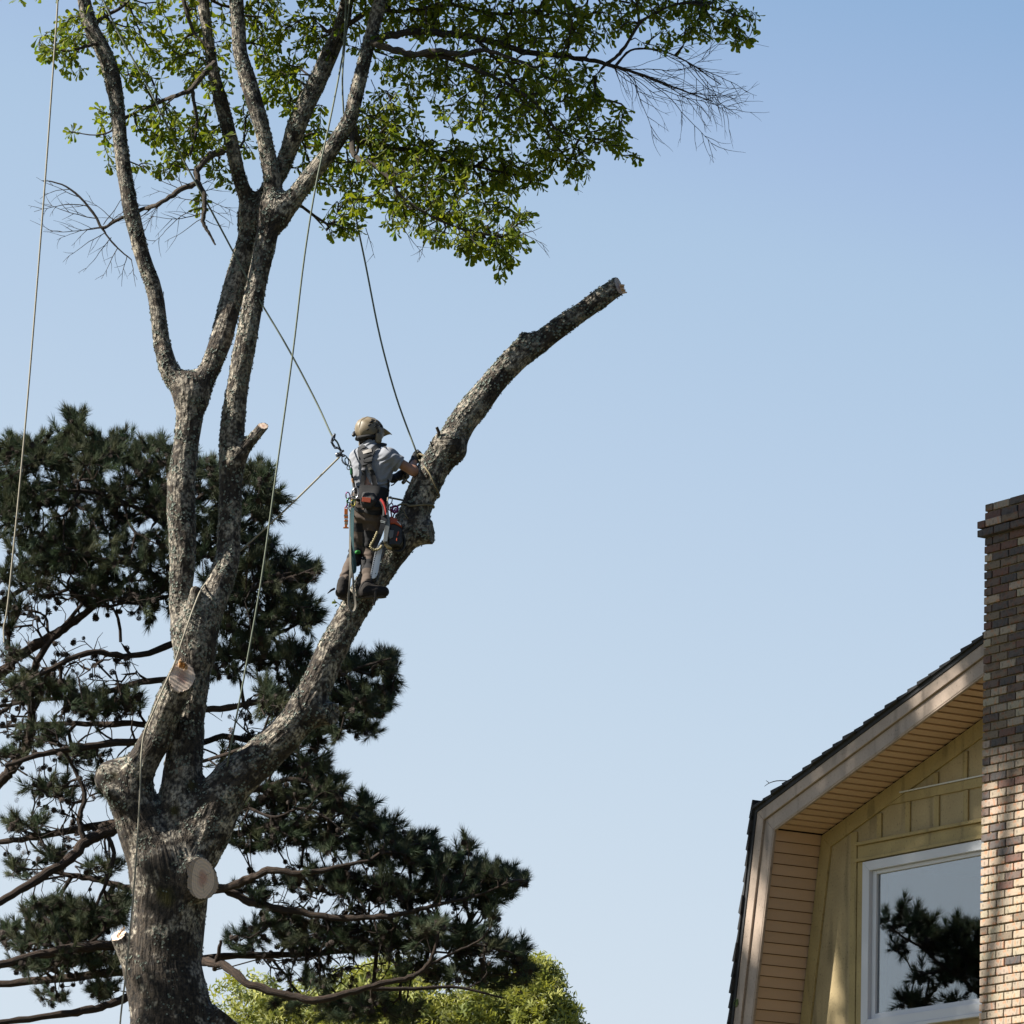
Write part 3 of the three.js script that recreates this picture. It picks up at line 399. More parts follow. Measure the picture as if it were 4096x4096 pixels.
// chimney: bricks one by one before a mortar core
{
  const N1 = OV + .12, N0 = -.25, yTop = hp(3935, 2020, N1)[1], pitchY = .0628, joint = .0105, stretch = .1785, core = slab(rect(chS0 + .012, 0, chS0 + chW - .012, yTop - .02), N0 + .012, N1 - .016);
  const mortarMap = texture(128, 128, (u, v) => { const k = .8 + .5 * tn(u, v, 30, 30); return [.26 * k, .20 * k, .115 * k]; }, { srgb: true, rx: 3, ry: 3 });
  const ch = hpart('chimney', core, new THREE.MeshStandardMaterial({ map: mortarMap, roughness: 1 }), house, 'mottled brick chimney with a corbelled top');
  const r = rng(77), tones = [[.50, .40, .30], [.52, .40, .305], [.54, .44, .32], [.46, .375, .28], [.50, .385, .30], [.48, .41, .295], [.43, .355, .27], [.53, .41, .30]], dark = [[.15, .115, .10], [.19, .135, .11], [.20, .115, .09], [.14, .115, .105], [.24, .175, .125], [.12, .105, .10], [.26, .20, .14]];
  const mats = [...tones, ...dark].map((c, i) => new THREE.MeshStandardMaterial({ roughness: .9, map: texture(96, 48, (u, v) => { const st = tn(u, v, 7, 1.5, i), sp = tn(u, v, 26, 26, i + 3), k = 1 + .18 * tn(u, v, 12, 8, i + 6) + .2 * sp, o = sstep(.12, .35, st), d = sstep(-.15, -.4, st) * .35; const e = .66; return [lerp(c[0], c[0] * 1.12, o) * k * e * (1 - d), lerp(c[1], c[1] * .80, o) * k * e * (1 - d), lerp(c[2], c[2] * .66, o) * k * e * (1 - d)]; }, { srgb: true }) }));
  const rows = Math.floor((yTop - 1.5) / pitchY);
  // shared shapes: one stretcher and one half, a few outlines each
  const shapes = [0, 1, 2].flatMap((v) => [stretch, (stretch - joint) / 2].map((w) => { const h = pitchY - joint + (v - 1) * .0015, g = new RoundedBoxGeometry(w, h, .09, 1, .0035 + v * .001); const p = g.attributes.position, rr = rng(3 + v); for (let i = 0; i < p.count; i++) { const q = n3(p.getX(i) * 9 + v * 5, p.getY(i) * 20, p.getZ(i) * 9) * .003; p.setX(i, p.getX(i) + q); p.setY(i, p.getY(i) + q * .6); } const u = g.attributes.uv; for (let i = 0; i < u.count; i++) u.setXY(i, p.getX(i) / .2 + .5, p.getY(i) / .08 + .5); g.computeVertexNormals(); return g; }));
  const basis = new THREE.Matrix4().makeBasis(HW, V(0, 1, 0), HN), inv = ch.matrixWorld.clone();
  house.updateMatrixWorld(true);
  const rest = [];
  for (let k = 0; k < rows; k++) {
    const y = yTop - pitchY * (k + .5) + joint / 2, out = (k === 2 || k === 3) ? .040 : 0, sA = chS0 - out, sB = chS0 + chW + out, half = k % 2 === 0, hb = (stretch - joint) / 2;
    let s = sA, i = 0;
    while (s < sB - .03) {
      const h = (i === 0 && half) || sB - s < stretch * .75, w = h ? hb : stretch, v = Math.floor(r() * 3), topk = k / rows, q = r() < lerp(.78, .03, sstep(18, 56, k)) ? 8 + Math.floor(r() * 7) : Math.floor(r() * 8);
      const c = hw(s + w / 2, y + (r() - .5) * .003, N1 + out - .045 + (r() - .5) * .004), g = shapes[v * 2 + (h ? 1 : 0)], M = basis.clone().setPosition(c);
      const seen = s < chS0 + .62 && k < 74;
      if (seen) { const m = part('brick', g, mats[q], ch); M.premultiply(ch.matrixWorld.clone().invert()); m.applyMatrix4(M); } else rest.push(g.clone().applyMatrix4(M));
      s += w + joint; i++;
    }
  }
  // the returns and the bricks out of sight, joined
  for (let k = 0; k < rows; k++) for (let i = 0; i < 3; i++) for (const side of [0, 1]) { const out = (k === 2 || k === 3) ? .040 : 0, g = new THREE.BoxGeometry(.09, pitchY - joint, stretch); const c = hw(side ? chS0 + chW + out - .045 : chS0 - out + .0455, yTop - pitchY * (k + .5) + joint / 2, N1 + out - .095 - stretch / 2 - .012 - i * (stretch + joint) + (k % 2 ? .05 : 0) - .045); rest.push(g.applyMatrix4(basis.clone().setPosition(c))); }
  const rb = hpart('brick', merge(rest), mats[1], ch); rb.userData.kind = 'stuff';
}
{ // a dead twig caught on the shingles and a vine shoot behind the rake board
  const e = prof(.26), p0 = hw(e[1][0] + .36, e[1][1] + .17, OV), tw = thing('twig', 'thin dead twig caught on the roof edge above the upper rake', 'twig', p0);
  const q = (s, y, n) => p0.clone().addScaledVector(HW, s).addScaledVector(HN, n).add(V(0, y, 0)), m = std(.06, .045, .035, .9);
  part('stem', local(tube([q(.05, -.01, 0), q(-.06, .0, .03), q(-.13, -.012, .05), q(-.17, -.03, .06)], [.004, .004, .003, .002], 5, { smooth: 3 }), tw), m, tw); part('stem', local(tube([q(-.12, -.01, .05), q(-.15, .012, .06)], [.003, .002], 5), tw), m, tw);
  const f = prof(.215), k = .46, p1 = hw(lerp(f[1][0], f[0][0], k * .62), lerp(f[1][1], f[0][1], k * .62), OV + .02), vn = thing('vine_shoot', 'small green vine shoot growing behind the lower rake board', 'plant', p1), lm = phys(.10, .15, .03, .8, { transmission: .3, thickness: 0, side: THREE.DoubleSide }), r = rng(8);
  const lf = new THREE.Shape(); lf.moveTo(0, 0); lf.bezierCurveTo(.012, .012, .012, .032, 0, .044); lf.bezierCurveTo(-.012, .032, -.012, .012, 0, 0); const lg = new THREE.ShapeGeometry(lf, 5);
  for (let i = 0; i < 8; i++) { const g = lg.clone(); g.applyMatrix4(new THREE.Matrix4().makeRotationFromEuler(new THREE.Euler((r() - .5) * 1.4, -.5 + (r() - .5), -.9 + (r() - .5) * 2.4)).setPosition(p1.clone().addScaledVector(HW, .01 + .03 * r()).add(V(0, (r() - .5) * .06, 0)).addScaledVector(HN, .01))); part('leaf', local(g, vn), lm, vn); }
  part('stem', local(tube([p1.clone().add(V(0, -.05, 0)), p1.clone().add(V(0, 0, 0)).addScaledVector(HN, .012), p1.clone().addScaledVector(HW, .03).add(V(0, .04, 0)).addScaledVector(HN, .01)], [.003, .003, .002], 5), vn), lm, vn);
}

// ---------------------------------------------------------------- growth: twigs that reach from limbs to chosen tips
// nodes: {p, r, parent, load}; tips: points; returns the list of new nodes
function grow(nodes, tips, { step = .18, sag = .1, wander = .1, seed = 1, bias = 0, reach = 9 } = {}) {
  const r = rng(seed), made = [], cell = .8, grid = new Map(), key = (x, y, z) => (Math.floor(x / cell) + 512) * 1048576 + (Math.floor(y / cell) + 512) * 1024 + Math.floor(z / cell) + 512;
  const add = (n) => { const k = key(n.p.x, n.p.y, n.p.z); let g = grid.get(k); if (!g) grid.set(k, g = []); g.push(n); };
  nodes.forEach(add);
  const near = (q) => { let best = null, lo = 1e9; for (let R = 0; R < 9; R++) { const c = [q.x, q.y, q.z].map((v) => Math.floor(v / cell)); for (let i = -R; i <= R; i++) for (let j = -R; j <= R; j++) for (let k = -R; k <= R; k++) { if (Math.max(Math.abs(i), Math.abs(j), Math.abs(k)) !== R) continue; const g = grid.get((c[0] + i + 512) * 1048576 + (c[1] + j + 512) * 1024 + c[2] + k + 512); if (g) for (const n of g) { let d = n.p.distanceTo(q); if (n.dir && d > 1e-4) { const c = ((q.x - n.p.x) * n.dir.x + (q.y - n.p.y) * n.dir.y + (q.z - n.p.z) * n.dir.z) / d; d *= 1.3 - .38 * c; } d += (n.gen ?? 0) * bias; if (d < lo) { lo = d; best = n; } } } if (best && lo < R * cell) break; } return best; };
  const first = tips.map((t) => [near(t), t]).filter((q) => q[0]).map(([n, t]) => [n.p.distanceTo(t), t]).sort((a, b) => a[0] - b[0]);
  for (const [, t] of first) {
    const n = near(t); if (!n) continue; const L = n.p.distanceTo(t); if (L > reach) continue;
    const k = Math.max(2, Math.round(L / step)), base = n.p, dir = n.dir ?? V(0, 0, 0); let prev = n;
    const mid = base.clone().lerp(t, .5).addScaledVector(dir, L * .26).add(V((r() - .5) * wander * L, sag * L * (r() * .6 + .7), (r() - .5) * wander * L));
    for (let i = 1; i <= k; i++) {
      const s = i / k, p = base.clone().multiplyScalar((1 - s) * (1 - s)).addScaledVector(mid, 2 * s * (1 - s)).addScaledVector(t, s * s);
      if (i < k) p.add(V(r() - .5, r() - .5, r() - .5).multiplyScalar(step * .12));
      const m = { p, parent: prev, gen: (n.gen ?? 0) + 1, load: 0, dir: p.clone().sub(prev.p).normalize(), tip: i === k, fresh: true, start: i === 1 };
      made.push(m); if (i < k || true) add(m); prev = m;
    }
  }
  for (const m of made) if (m.tip) for (let q = m; q && q.fresh; q = q.parent) q.load++;
  return made;
}
// tubes along the grown nodes: runs of nodes without a break are one strand
function twigGeo(made, thin, power = .42, sides = 4, most = 99) {
  const kids = new Map(); for (const m of made) { if (!kids.has(m.parent)) kids.set(m.parent, []); kids.get(m.parent).push(m); }
  const list = [], R = (m) => Math.min(most, thin * Math.pow(Math.max(1, m.load), power));
  for (const m of made) {
    if (!m.start) continue;
    const pts = [m.parent.p], rad = [Math.min(R(m) * 1.15, m.parent.fresh ? R(m.parent) : 9)]; let q = m; while (q) { pts.push(q.p); rad.push(q.tip ? thin * .6 : R(q)); q = (kids.get(q) ?? []).find((c) => !c.start); }
    list.push(tube(pts, rad, sides, { closed: false, uvScale: 1.4 }));
  }
  return merge(list);
}
// points of a chain as nodes that twigs may leave from
function nodesOf(pts, rad) { return pts.map((p, i) => ({ p, r: rad[i], gen: 0, dir: null })); }
function scatter(zones, depth, seed) { // zones: [x, y, rx, ry, n, dd, spread]
  const r = rng(seed), out = [];
  for (const [x, y, rx, ry, n, dd = 0, sp = .8, turn = 0] of zones) for (let i = 0; i < n; i++) { const a = r() * 6.2832, q = Math.sqrt(r()) * (r() < .12 ? 1.12 : 1), ex = Math.cos(a) * q * rx, ey = Math.sin(a) * q * ry, c = Math.cos(turn), s = Math.sin(turn); out.push(au(x + ex * c - ey * s, y + ex * s + ey * c, depth + dd + (r() + r() - 1) * sp)); }
  return out;
}
function instanced(name, geo, mat, list, parent, kind = 'stuff') { // list: [{p, dir, roll, s, c}]: the shape's y axis along dir
  const m = new THREE.InstancedMesh(geo, mat, list.length), M = new THREE.Matrix4(), inv = parent.matrixWorld.clone().invert(), q = new THREE.Quaternion(), q2 = new THREE.Quaternion(), up = V(0, 1, 0), one = V(1, 1, 1);
  list.forEach((o, i) => { q.setFromUnitVectors(up, o.dir); q2.setFromAxisAngle(up, o.roll); q.multiply(q2); M.compose(o.p, q, typeof o.s === 'number' ? one.clone().multiplyScalar(o.s) : o.s).premultiply(inv); m.setMatrixAt(i, M); if (o.c) m.setColorAt(i, o.c); });
  m.name = numbered(name); m.castShadow = m.receiveShadow = true; if (kind) m.userData.kind = kind; parent.add(m); return m;
}
// ---------------------------------------------------------------- the oak's boughs, twigs and leaves
oak.updateMatrixWorld(true);
const woodMat = new THREE.MeshStandardMaterial({ map: barkMap, bumpMap: barkBump, bumpScale: .008, roughness: .95, color: new THREE.Color().setRGB(1.3, 1.35, 1.4) });
const oakNodes = [];
for (const c of CH) if (c.name === 'limb' && c.pts[0][1] < 760 && c.pts.at(-1)[1] < 200) c.pts3.forEach((p, i) => { if (i % 2 === 0) oakNodes.push({ p, r: c.rad[i], gen: 0, dir: null }); });
const BOUGH = [ // [x, y, radius, dd]
  [[694, 83, 8, -.2], [728, 69, 7, -.15], [769, 62, 6.5, -.1], [823, 62, 6.5, 0], [877, 67, 6, .05], [944, 83, 6, .1], [998, 100, 5.5, .1], [1061, 106, 5, .1], [1102, 112, 4.5, .1], [1144, 121, 4, .05], [1186, 133, 3, 0], [1240, 152, 2.3, 0], [1300, 175, 1.6, 0], [1345, 192, 1, 0]],
  [[694, 80, 7, -.2], [719, 86, 7, -.3], [748, 96, 6.5, -.4], [782, 103, 6, -.45], [819, 96, 5.5, -.5], [869, 103, 5, -.5], [915, 95, 4, -.5], [960, 108, 3, -.55], [1010, 128, 2, -.6]],
  [[772, 101, 5, -.43], [827, 106, 5, -.45], [877, 121, 4.5, -.45], [927, 144, 4, -.42], [977, 170, 3.3, -.4], [1020, 205, 2.6, -.4], [1050, 245, 2, -.4]],
  [[1144, 121, 3.6, .05], [1165, 105, 3.4, 0], [1181, 87, 3.2, -.05], [1206, 45, 3, -.1], [1244, 21, 2.6, -.15], [1290, 6, 2.2, -.2], [1345, 14, 1.8, -.2], [1395, 30, 1.3, -.2]],
  [[1206, 45, 2.4, -.1], [1203, 10, 2.2, -.1], [1196, -40, 2, -.1]],
  [[1160, 125, 2.8, 0], [1190, 95, 2, .1], [1225, 92, 1.8, .15], [1262, 100, 1.5, .2], [1310, 125, 1.2, .2], [1360, 160, .9, .2]],
  [[662, 222, 7, -.18], [672, 262, 6, -.1], [686, 268, 5.5, 0], [719, 275, 5, .1], [757, 281, 4.8, .2], [811, 292, 4.2, .3], [861, 308, 3.4, .3], [911, 317, 2.6, .3], [965, 330, 1.8, .3]],
  [[666, 240, 6, -.15], [665, 287, 5, -.25], [680, 302, 4.6, -.35], [707, 312, 4.2, -.4], [732, 335, 3.6, -.45], [757, 371, 3, -.5], [800, 400, 2.6, -.5], [850, 425, 2.2, -.5], [905, 440, 1.6, -.5]],
  [[620, 60, 6, .3], [660, 44, 5, .3], [700, 20, 4.4, .3], [760, 22, 4, .4], [850, 10, 3.6, .4], [940, 26, 3, .4], [1030, 20, 2.4, .4], [1100, 35, 1.8, .4]],
  [[900, 76, 4, .06], [935, 110, 3.4, .15], [965, 150, 3, .2], [990, 200, 2.6, .25], [1030, 250, 2.2, .3], [1070, 300, 1.6, .3]],
  [[423, 284, 7, 0], [405, 290, 6.5, -.05], [393, 297, 6, -.1], [373, 320, 6, -.15], [370, 343, 5.6, -.18], [347, 354, 4.8, -.2], [320, 373, 4.3, -.22], [293, 388, 4, -.22], [263, 397, 3.6, .1], [217, 417, 3.3, .15], [193, 430, 3, .15], [182, 412, 2.5, .15], [167, 390, 2.2, .15], [133, 357, 1.8, .15], [100, 343, 1.2, .15], [80, 341, .8, .15]],
  [[370, 340, 4.8, -.18], [383, 363, 4.6, -.2], [387, 390, 4.4, -.22], [383, 417, 4.2, -.22], [389, 432, 3.4, -.22], [397, 445, 2.6, -.22], [406, 462, 1.8, -.22]],
  [[193, 430, 2.2, .15], [200, 442, 1.8, .15], [222, 468, 1.5, .15], [248, 490, 1, .15]],
  [[405, 120, 5.5, 0], [390, 133, 5.5, -.05], [373, 153, 5, -.1], [360, 170, 4.6, -.12], [333, 180, 3.8, -.15], [300, 193, 3.2, .15], [240, 222, 2.6, .2], [205, 250, 1.8, .2], [180, 255, 1.2, .2], [130, 248, .8, .2]],
  [[362, 168, 3.6, -.12], [367, 200, 3.4, -.1], [372, 235, 3, -.05], [360, 290, 2.2, 0]],
  [[190, 72, 4, 0], [180, 45, 3.8, .1], [206, 27, 3.4, .15], [233, 10, 3, .2], [250, -10, 2.8, .2]],
  [[186, 80, 3.6, -.05], [160, 88, 3, -.1], [130, 96, 2.2, -.12], [95, 92, 1.4, -.15]],
  [[340, -20, 4, .1], [352, 20, 3.6, .1], [365, 60, 3, .1], [392, 90, 2.4, .05]],
];
for (const b of BOUGH) {
  const P = b.map(([x, y, r, dd]) => au(x, y, OD + dd)), R = b.map((q) => q[2] * UM), c = new THREE.CatmullRomCurve3(P, false, 'centripetal'), n = (P.length - 1) * 4, pts = [], rad = [], r = rng(b[0][0] * 7 + b[1][1]);
  for (let i = 0; i <= n; i++) { const t = i / n, f = t * (P.length - 1), k = Math.min(P.length - 2, Math.floor(f)), rr = lerp(R[k], R[k + 1], f - k); pts.push(c.getPoint(t).add(V(r() - .5, r() - .5, r() - .5).multiplyScalar(rr * .6))); rad.push(rr * (.9 + .25 * r())); oakNodes.push({ p: pts.at(-1), r: rad.at(-1), gen: 0, dir: i ? pts[i].clone().sub(pts[i - 1]).normalize() : null }); }
  part('branch', local(tube(pts, rad, 8, { uvScale: 1.4 }), oak), woodMat, oak);
}
const leafZones = [ // x, y, rx, ry, tips, dd, spread
  [112, 88, 42, 36, 40, -.2, .4], [150, 60, 40, 40, 34, 0, .5], [140, 120, 22, 18, 8, -.1, .3], [230, 40, 55, 45, 44, .3, .6], [245, 110, 60, 40, 44, .35, .6], [265, 150, 40, 22, 14, .2, .5],
  [196, 225, 24, 26, 13, .2, .3], [205, 268, 18, 18, 6, .2, .3], [133, 248, 10, 5, 3, .2, .1], [210, 305, 8, 12, 3, .2, .1],
  [300, 225, 55, 45, 52, .1, .7], [345, 262, 60, 45, 62, .1, .8], [300, 315, 50, 18, 20, 0, .5], [395, 255, 40, 60, 46, .2, .7], [330, 40, 60, 60, 56, .4, .8], [345, 110, 45, 40, 40, .3, .7], [395, 160, 45, 50, 36, .4, .7], [410, 55, 45, 60, 34, .4, .7], [375, 375, 12, 20, 8, 0, .3], [420, 330, 30, 25, 14, .4, .4],
  [505, 40, 50, 55, 64, .5, .8], [530, 110, 45, 50, 54, .5, .8], [470, 240, 30, 50, 24, .6, .5], [540, 170, 40, 45, 44, .6, .7], [600, 50, 45, 60, 60, .6, .8], [595, 250, 40, 55, 40, .7, .6], [630, 320, 45, 35, 50, .5, .7], [575, 330, 22, 30, 14, .6, .4],
  [690, 40, 60, 60, 56, .4, .9], [760, 25, 70, 40, 64, .2, .9], [850, 35, 80, 45, 88, .1, .9], [950, 45, 80, 50, 96, .1, 1], [1040, 50, 70, 55, 92, 0, 1], [1120, 45, 60, 50, 66, 0, .9], [1180, 20, 45, 35, 30, 0, .8],
  [1265, 20, 60, 30, 42, -.2, .6], [1340, 30, 60, 38, 52, -.2, .6], [1400, 50, 32, 40, 34, -.2, .4], [1290, 62, 40, 22, 14, 0, .4], [1240, 75, 30, 20, 10, 0, .4],
  [770, 125, 60, 30, 34, -.3, .6], [735, 205, 50, 35, 52, 0, .6], [790, 170, 50, 35, 24, -.3, .6], [860, 130, 60, 40, 56, -.3, .8], [950, 150, 70, 45, 86, -.3, .9], [1030, 160, 60, 55, 84, -.2, .9], [1100, 170, 45, 50, 54, 0, .7], [1130, 225, 40, 50, 52, 0, .6], [1165, 265, 22, 28, 18, 0, .4], [1200, 290, 7, 9, 3, 0, .2], [1180, 215, 12, 14, 4, 0, .2],
  [870, 200, 45, 40, 40, -.5, .7], [950, 230, 55, 40, 62, -.4, .8], [1040, 255, 45, 45, 60, -.2, .7], [1088, 310, 26, 35, 28, 0, .4], [1020, 310, 40, 30, 26, .1, .5],
  [700, 260, 45, 40, 60, 0, .6], [760, 285, 60, 45, 90, .1, .8], [840, 300, 60, 40, 84, .2, .8], [920, 305, 55, 40, 70, .3, .7], [985, 330, 45, 35, 40, .3, .6],
  [700, 340, 50, 45, 66, -.1, .8], [770, 365, 60, 45, 88, -.3, .8], [850, 365, 55, 40, 76, -.2, .8], [930, 375, 40, 35, 40, 0, .6], [660, 400, 40, 40, 36, 0, .6], [640, 430, 30, 18, 14, 0, .4], [850, 425, 60, 36, 64, -.5, .6], [920, 440, 50, 34, 52, -.5, .5], [890, 475, 30, 16, 18, -.5, .3], [950, 485, 20, 28, 22, -.5, .3], [985, 455, 20, 14, 10, -.5, .3], [980, 410, 24, 20, 14, -.3, .3], [947, 515, 9, 9, 3, -.5, .1], [760, 420, 40, 22, 20, -.3, .5],
  [60, -40, 90, 40, 30, 0, .6], [250, -50, 120, 50, 60, .3, .8], [450, -60, 120, 60, 70, .5, 1], [650, -60, 120, 60, 90, .5, 1], [870, -60, 140, 60, 120, .3, 1.2], [1100, -60, 120, 55, 100, 0, 1.2], [1300, -50, 100, 40, 60, -.2, .8],
];
{
  const leafTips = scatter(leafZones, OD + .15, 21);
  // bare whips: long fine twigs with side shoots, from points on the dead boughs
  const whips = [[167, 390, 152, 105, .15], [150, 372, 168, 90, .15], [133, 357, 188, 62, .15], [182, 412, 166, 105, .15], [193, 430, 190, 112, .15], [200, 438, 206, 100, .15], [193, 428, 178, 90, .2], [210, 448, 228, 84, .15], [222, 468, 246, 66, .15], [240, 482, 258, 60, .15], [248, 490, 280, 52, .15], [195, 424, 62, 118, .15], [205, 422, 40, 60, .2], [217, 417, 140, 70, .15],
    [385, 402, 183, 105, -.2], [380, 392, 196, 118, -.2], [376, 380, 170, 95, -.15], [340, 358, 158, 84, -.15], [322, 372, 202, 78, -.15], [303, 384, 222, 84, -.1], [290, 388, 240, 64, .0], [270, 396, 212, 60, .1], [360, 350, 150, 70, -.1], [387, 410, 205, 90, -.2], [300, 386, 175, 70, -.05], [345, 356, 120, 50, -.1], [383, 372, -32, 72, -.2], [386, 392, -14, 64, -.2], [376, 350, 24, 72, -.15], [388, 415, -40, 46, -.2], [380, 362, 5, 80, -.15],
    [1144, 121, -26, 176, .05], [1165, 127, -36, 146, 0], [1186, 133, -12, 228, 0], [1200, 137, -22, 205, .1], [1244, 154, -32, 124, -.1], [1300, 175, -10, 112, 0], [1320, 182, -24, 70, .1], [1225, 92, -18, 205, .15], [1262, 100, -24, 165, .2], [1310, 125, -26, 112, .2], [1150, 118, -52, 104, 0], [1160, 125, -16, 240, -.1],
    [760, 430, -60, 70, -.3], [800, 435, -75, 60, -.3], [960, 430, -12, 90, -.4], [985, 440, 10, 40, -.4], [1165, 275, -25, 50, 0], [1150, 240, -15, 60, 0], [700, 150, -60, 80, -.1], [745, 145, -20, 80, -.1], [690, 430, -80, 60, 0], [1080, 330, -70, 40, 0]];
  const bareList = [], wr = rng(91);
  const whip = (x, y, a, len, dd, rad, level, flip) => { const n = Math.max(4, Math.round(len / 9)), P = [], R = []; let px = x, py = y, d = dd, A = a * Math.PI / 180, bend = (wr() - .5) * .9 - .16 * Math.sign(Math.cos(A)); const dz = (wr() - .5) * .02; for (let i = 0; i <= n; i++) { const t = i / n; P.push(au(px, py, OD + d)); R.push(rad * lerp(1, .35, t)); if (level < 2 && i > 0 && i < n && wr() < (level ? .22 : .42)) { const s = (i + flip) % 2 ? 1 : -1; whip(px, py, (A + s * (.32 + .42 * wr())) * 180 / Math.PI, len * (level ? .34 : .46) * (1.15 - t * .5) * (.5 + .8 * wr()), d, rad * .62, level + 1, i); } A += bend / n + (wr() - .5) * .34; px += Math.cos(A) * len / n; py -= Math.sin(A) * len / n; d += dz + (wr() - .5) * .015; } bareList.push(tube(P, R, 4, { closed: false })); };
  for (const [x, y, a, len, dd] of whips) whip(x, y, a, len, dd, len > 100 ? .0052 : .0042, 0, 0);
  const leafy = grow(oakNodes, leafTips, { step: .16, sag: .14, wander: .3, seed: 5, bias: .02 });
  const tw = part('twigs', local(merge(bareList), oak), woodMat, oak, 'bare grey twigs'); tw.userData.kind = 'stuff';
  const tl = part('twigs', local(twigGeo(leafy, .0034, .42), oak), woodMat, oak); tl.userData.kind = 'stuff';
  // one leaf: narrow at the stalk, broad and lobed near the end, folded along its rib; a spray is a few of them
  const outline = [[0, .0015], [.28, .003], [.48, .007], [.64, .0115], [.79, .016], [.90, .0165], [.97, .011], [1, 0]], pos = [], idx = [];
  outline.forEach(([t, w]) => { const L = .095, bend = -.014 * t * t; for (const s of [-1, 0, 1]) pos.push(s * w, t * L, bend + (s ? (.005 * w) / .0165 : 0)); });
  for (let i = 0; i < outline.length - 1; i++) for (let s = 0; s < 2; s++) { const a = i * 3 + s; idx.push(a, a + 1, a + 3, a + 1, a + 4, a + 3); }
  const leaf = new THREE.BufferGeometry(); leaf.setAttribute('position', new THREE.Float32BufferAttribute(pos, 3)); leaf.setIndex(idx); leaf.computeVertexNormals();
  const list = [], r = rng(31);
  const sprout = (p, dir, n, len) => { for (let i = 0; i < n; i++) { const d = dir.clone().multiplyScalar(.5).add(V(r() - .5, r() - .5, r() - .5).multiplyScalar(1.7)).add(V(0, -.42, 0)).normalize(), k = .58 + .68 * r(), tone = r(); list.push({ p: p.clone().addScaledVector(dir, -r() * len), dir: d, roll: r() * 6.28, s: k, c: new THREE.Color().setRGB(lerp(.5, 1.35, tone), lerp(.65, 1.15, tone), lerp(.7, .9, tone)) }); } };
  for (const m of leafy) if (m.tip) sprout(m.p, m.dir, 4 + Math.floor(r() * 4), .06); else if (m.load <= 3 && r() < .42) sprout(m.p, m.dir, 1 + Math.floor(r() * 3), .10);
  const leafMat = phys(.195, .25, .014, .9, { transmission: .66, thickness: 0, side: THREE.DoubleSide, specularIntensity: .25 });
  instanced('leaves', leaf, leafMat, list, oak);
  console.log('oak leaves', list.length, 'tips', leafTips.length);
}
// ---------------------------------------------------------------- pines
const needleTuft = (() => { const r = rng(9), list = []; const N = 52; for (let i = 0; i < N; i++) { const h = r() * .11, a = r() * 6.2832, open = lerp(.95, .25, h / .11) * (.7 + .5 * r()), L = .09 + .06 * r(), d = V(Math.cos(a) * Math.sin(open), Math.cos(open), Math.sin(a) * Math.sin(open)), b = V(0, h, 0), t = b.clone().addScaledVector(d, L).add(V(0, -.012 * r(), 0)), s = d.clone().cross(V(r() - .5, r() - .5, r() - .5)).normalize().multiplyScalar(.0040); list.push(b.clone().add(s), b.clone().sub(s), t); } const g = new THREE.BufferGeometry().setFromPoints(list); g.computeVertexNormals(); return g; })();
const pineCone = (() => { const list = [], r = rng(4); for (let i = 0; i < 26; i++) { const t = i / 26, a = i * 2.4, R = .022 * Math.sin(Math.PI * (.12 + .8 * t)) + .004, y = t * .062, o = V(Math.cos(a), .25, Math.sin(a)), c = V(Math.cos(a) * R, y, Math.sin(a) * R), s = V(-Math.sin(a), 0, Math.cos(a)).multiplyScalar(.009), tip = c.clone().addScaledVector(o, .014); const base = V(0, y - .004, 0); list.push(base, c.clone().sub(s), tip, base, tip, c.clone().add(s), c.clone().add(s), tip, c.clone().sub(s)); } const g = new THREE.BufferGeometry().setFromPoints(list); g.computeVertexNormals(); return g; })();
const pineBark = new THREE.MeshStandardMaterial({ map: barkMap, bumpMap: barkBump, bumpScale: .02, roughness: .95, color: new THREE.Color().setRGB(.78, .62, .52) }), needleMat = phys(.060, .078, .042, .8, { transmission: .3, thickness: 0, side: THREE.DoubleSide, specularIntensity: .2 }), coneMat = std(.030, .020, .014, .9, { side: THREE.DoubleSide });
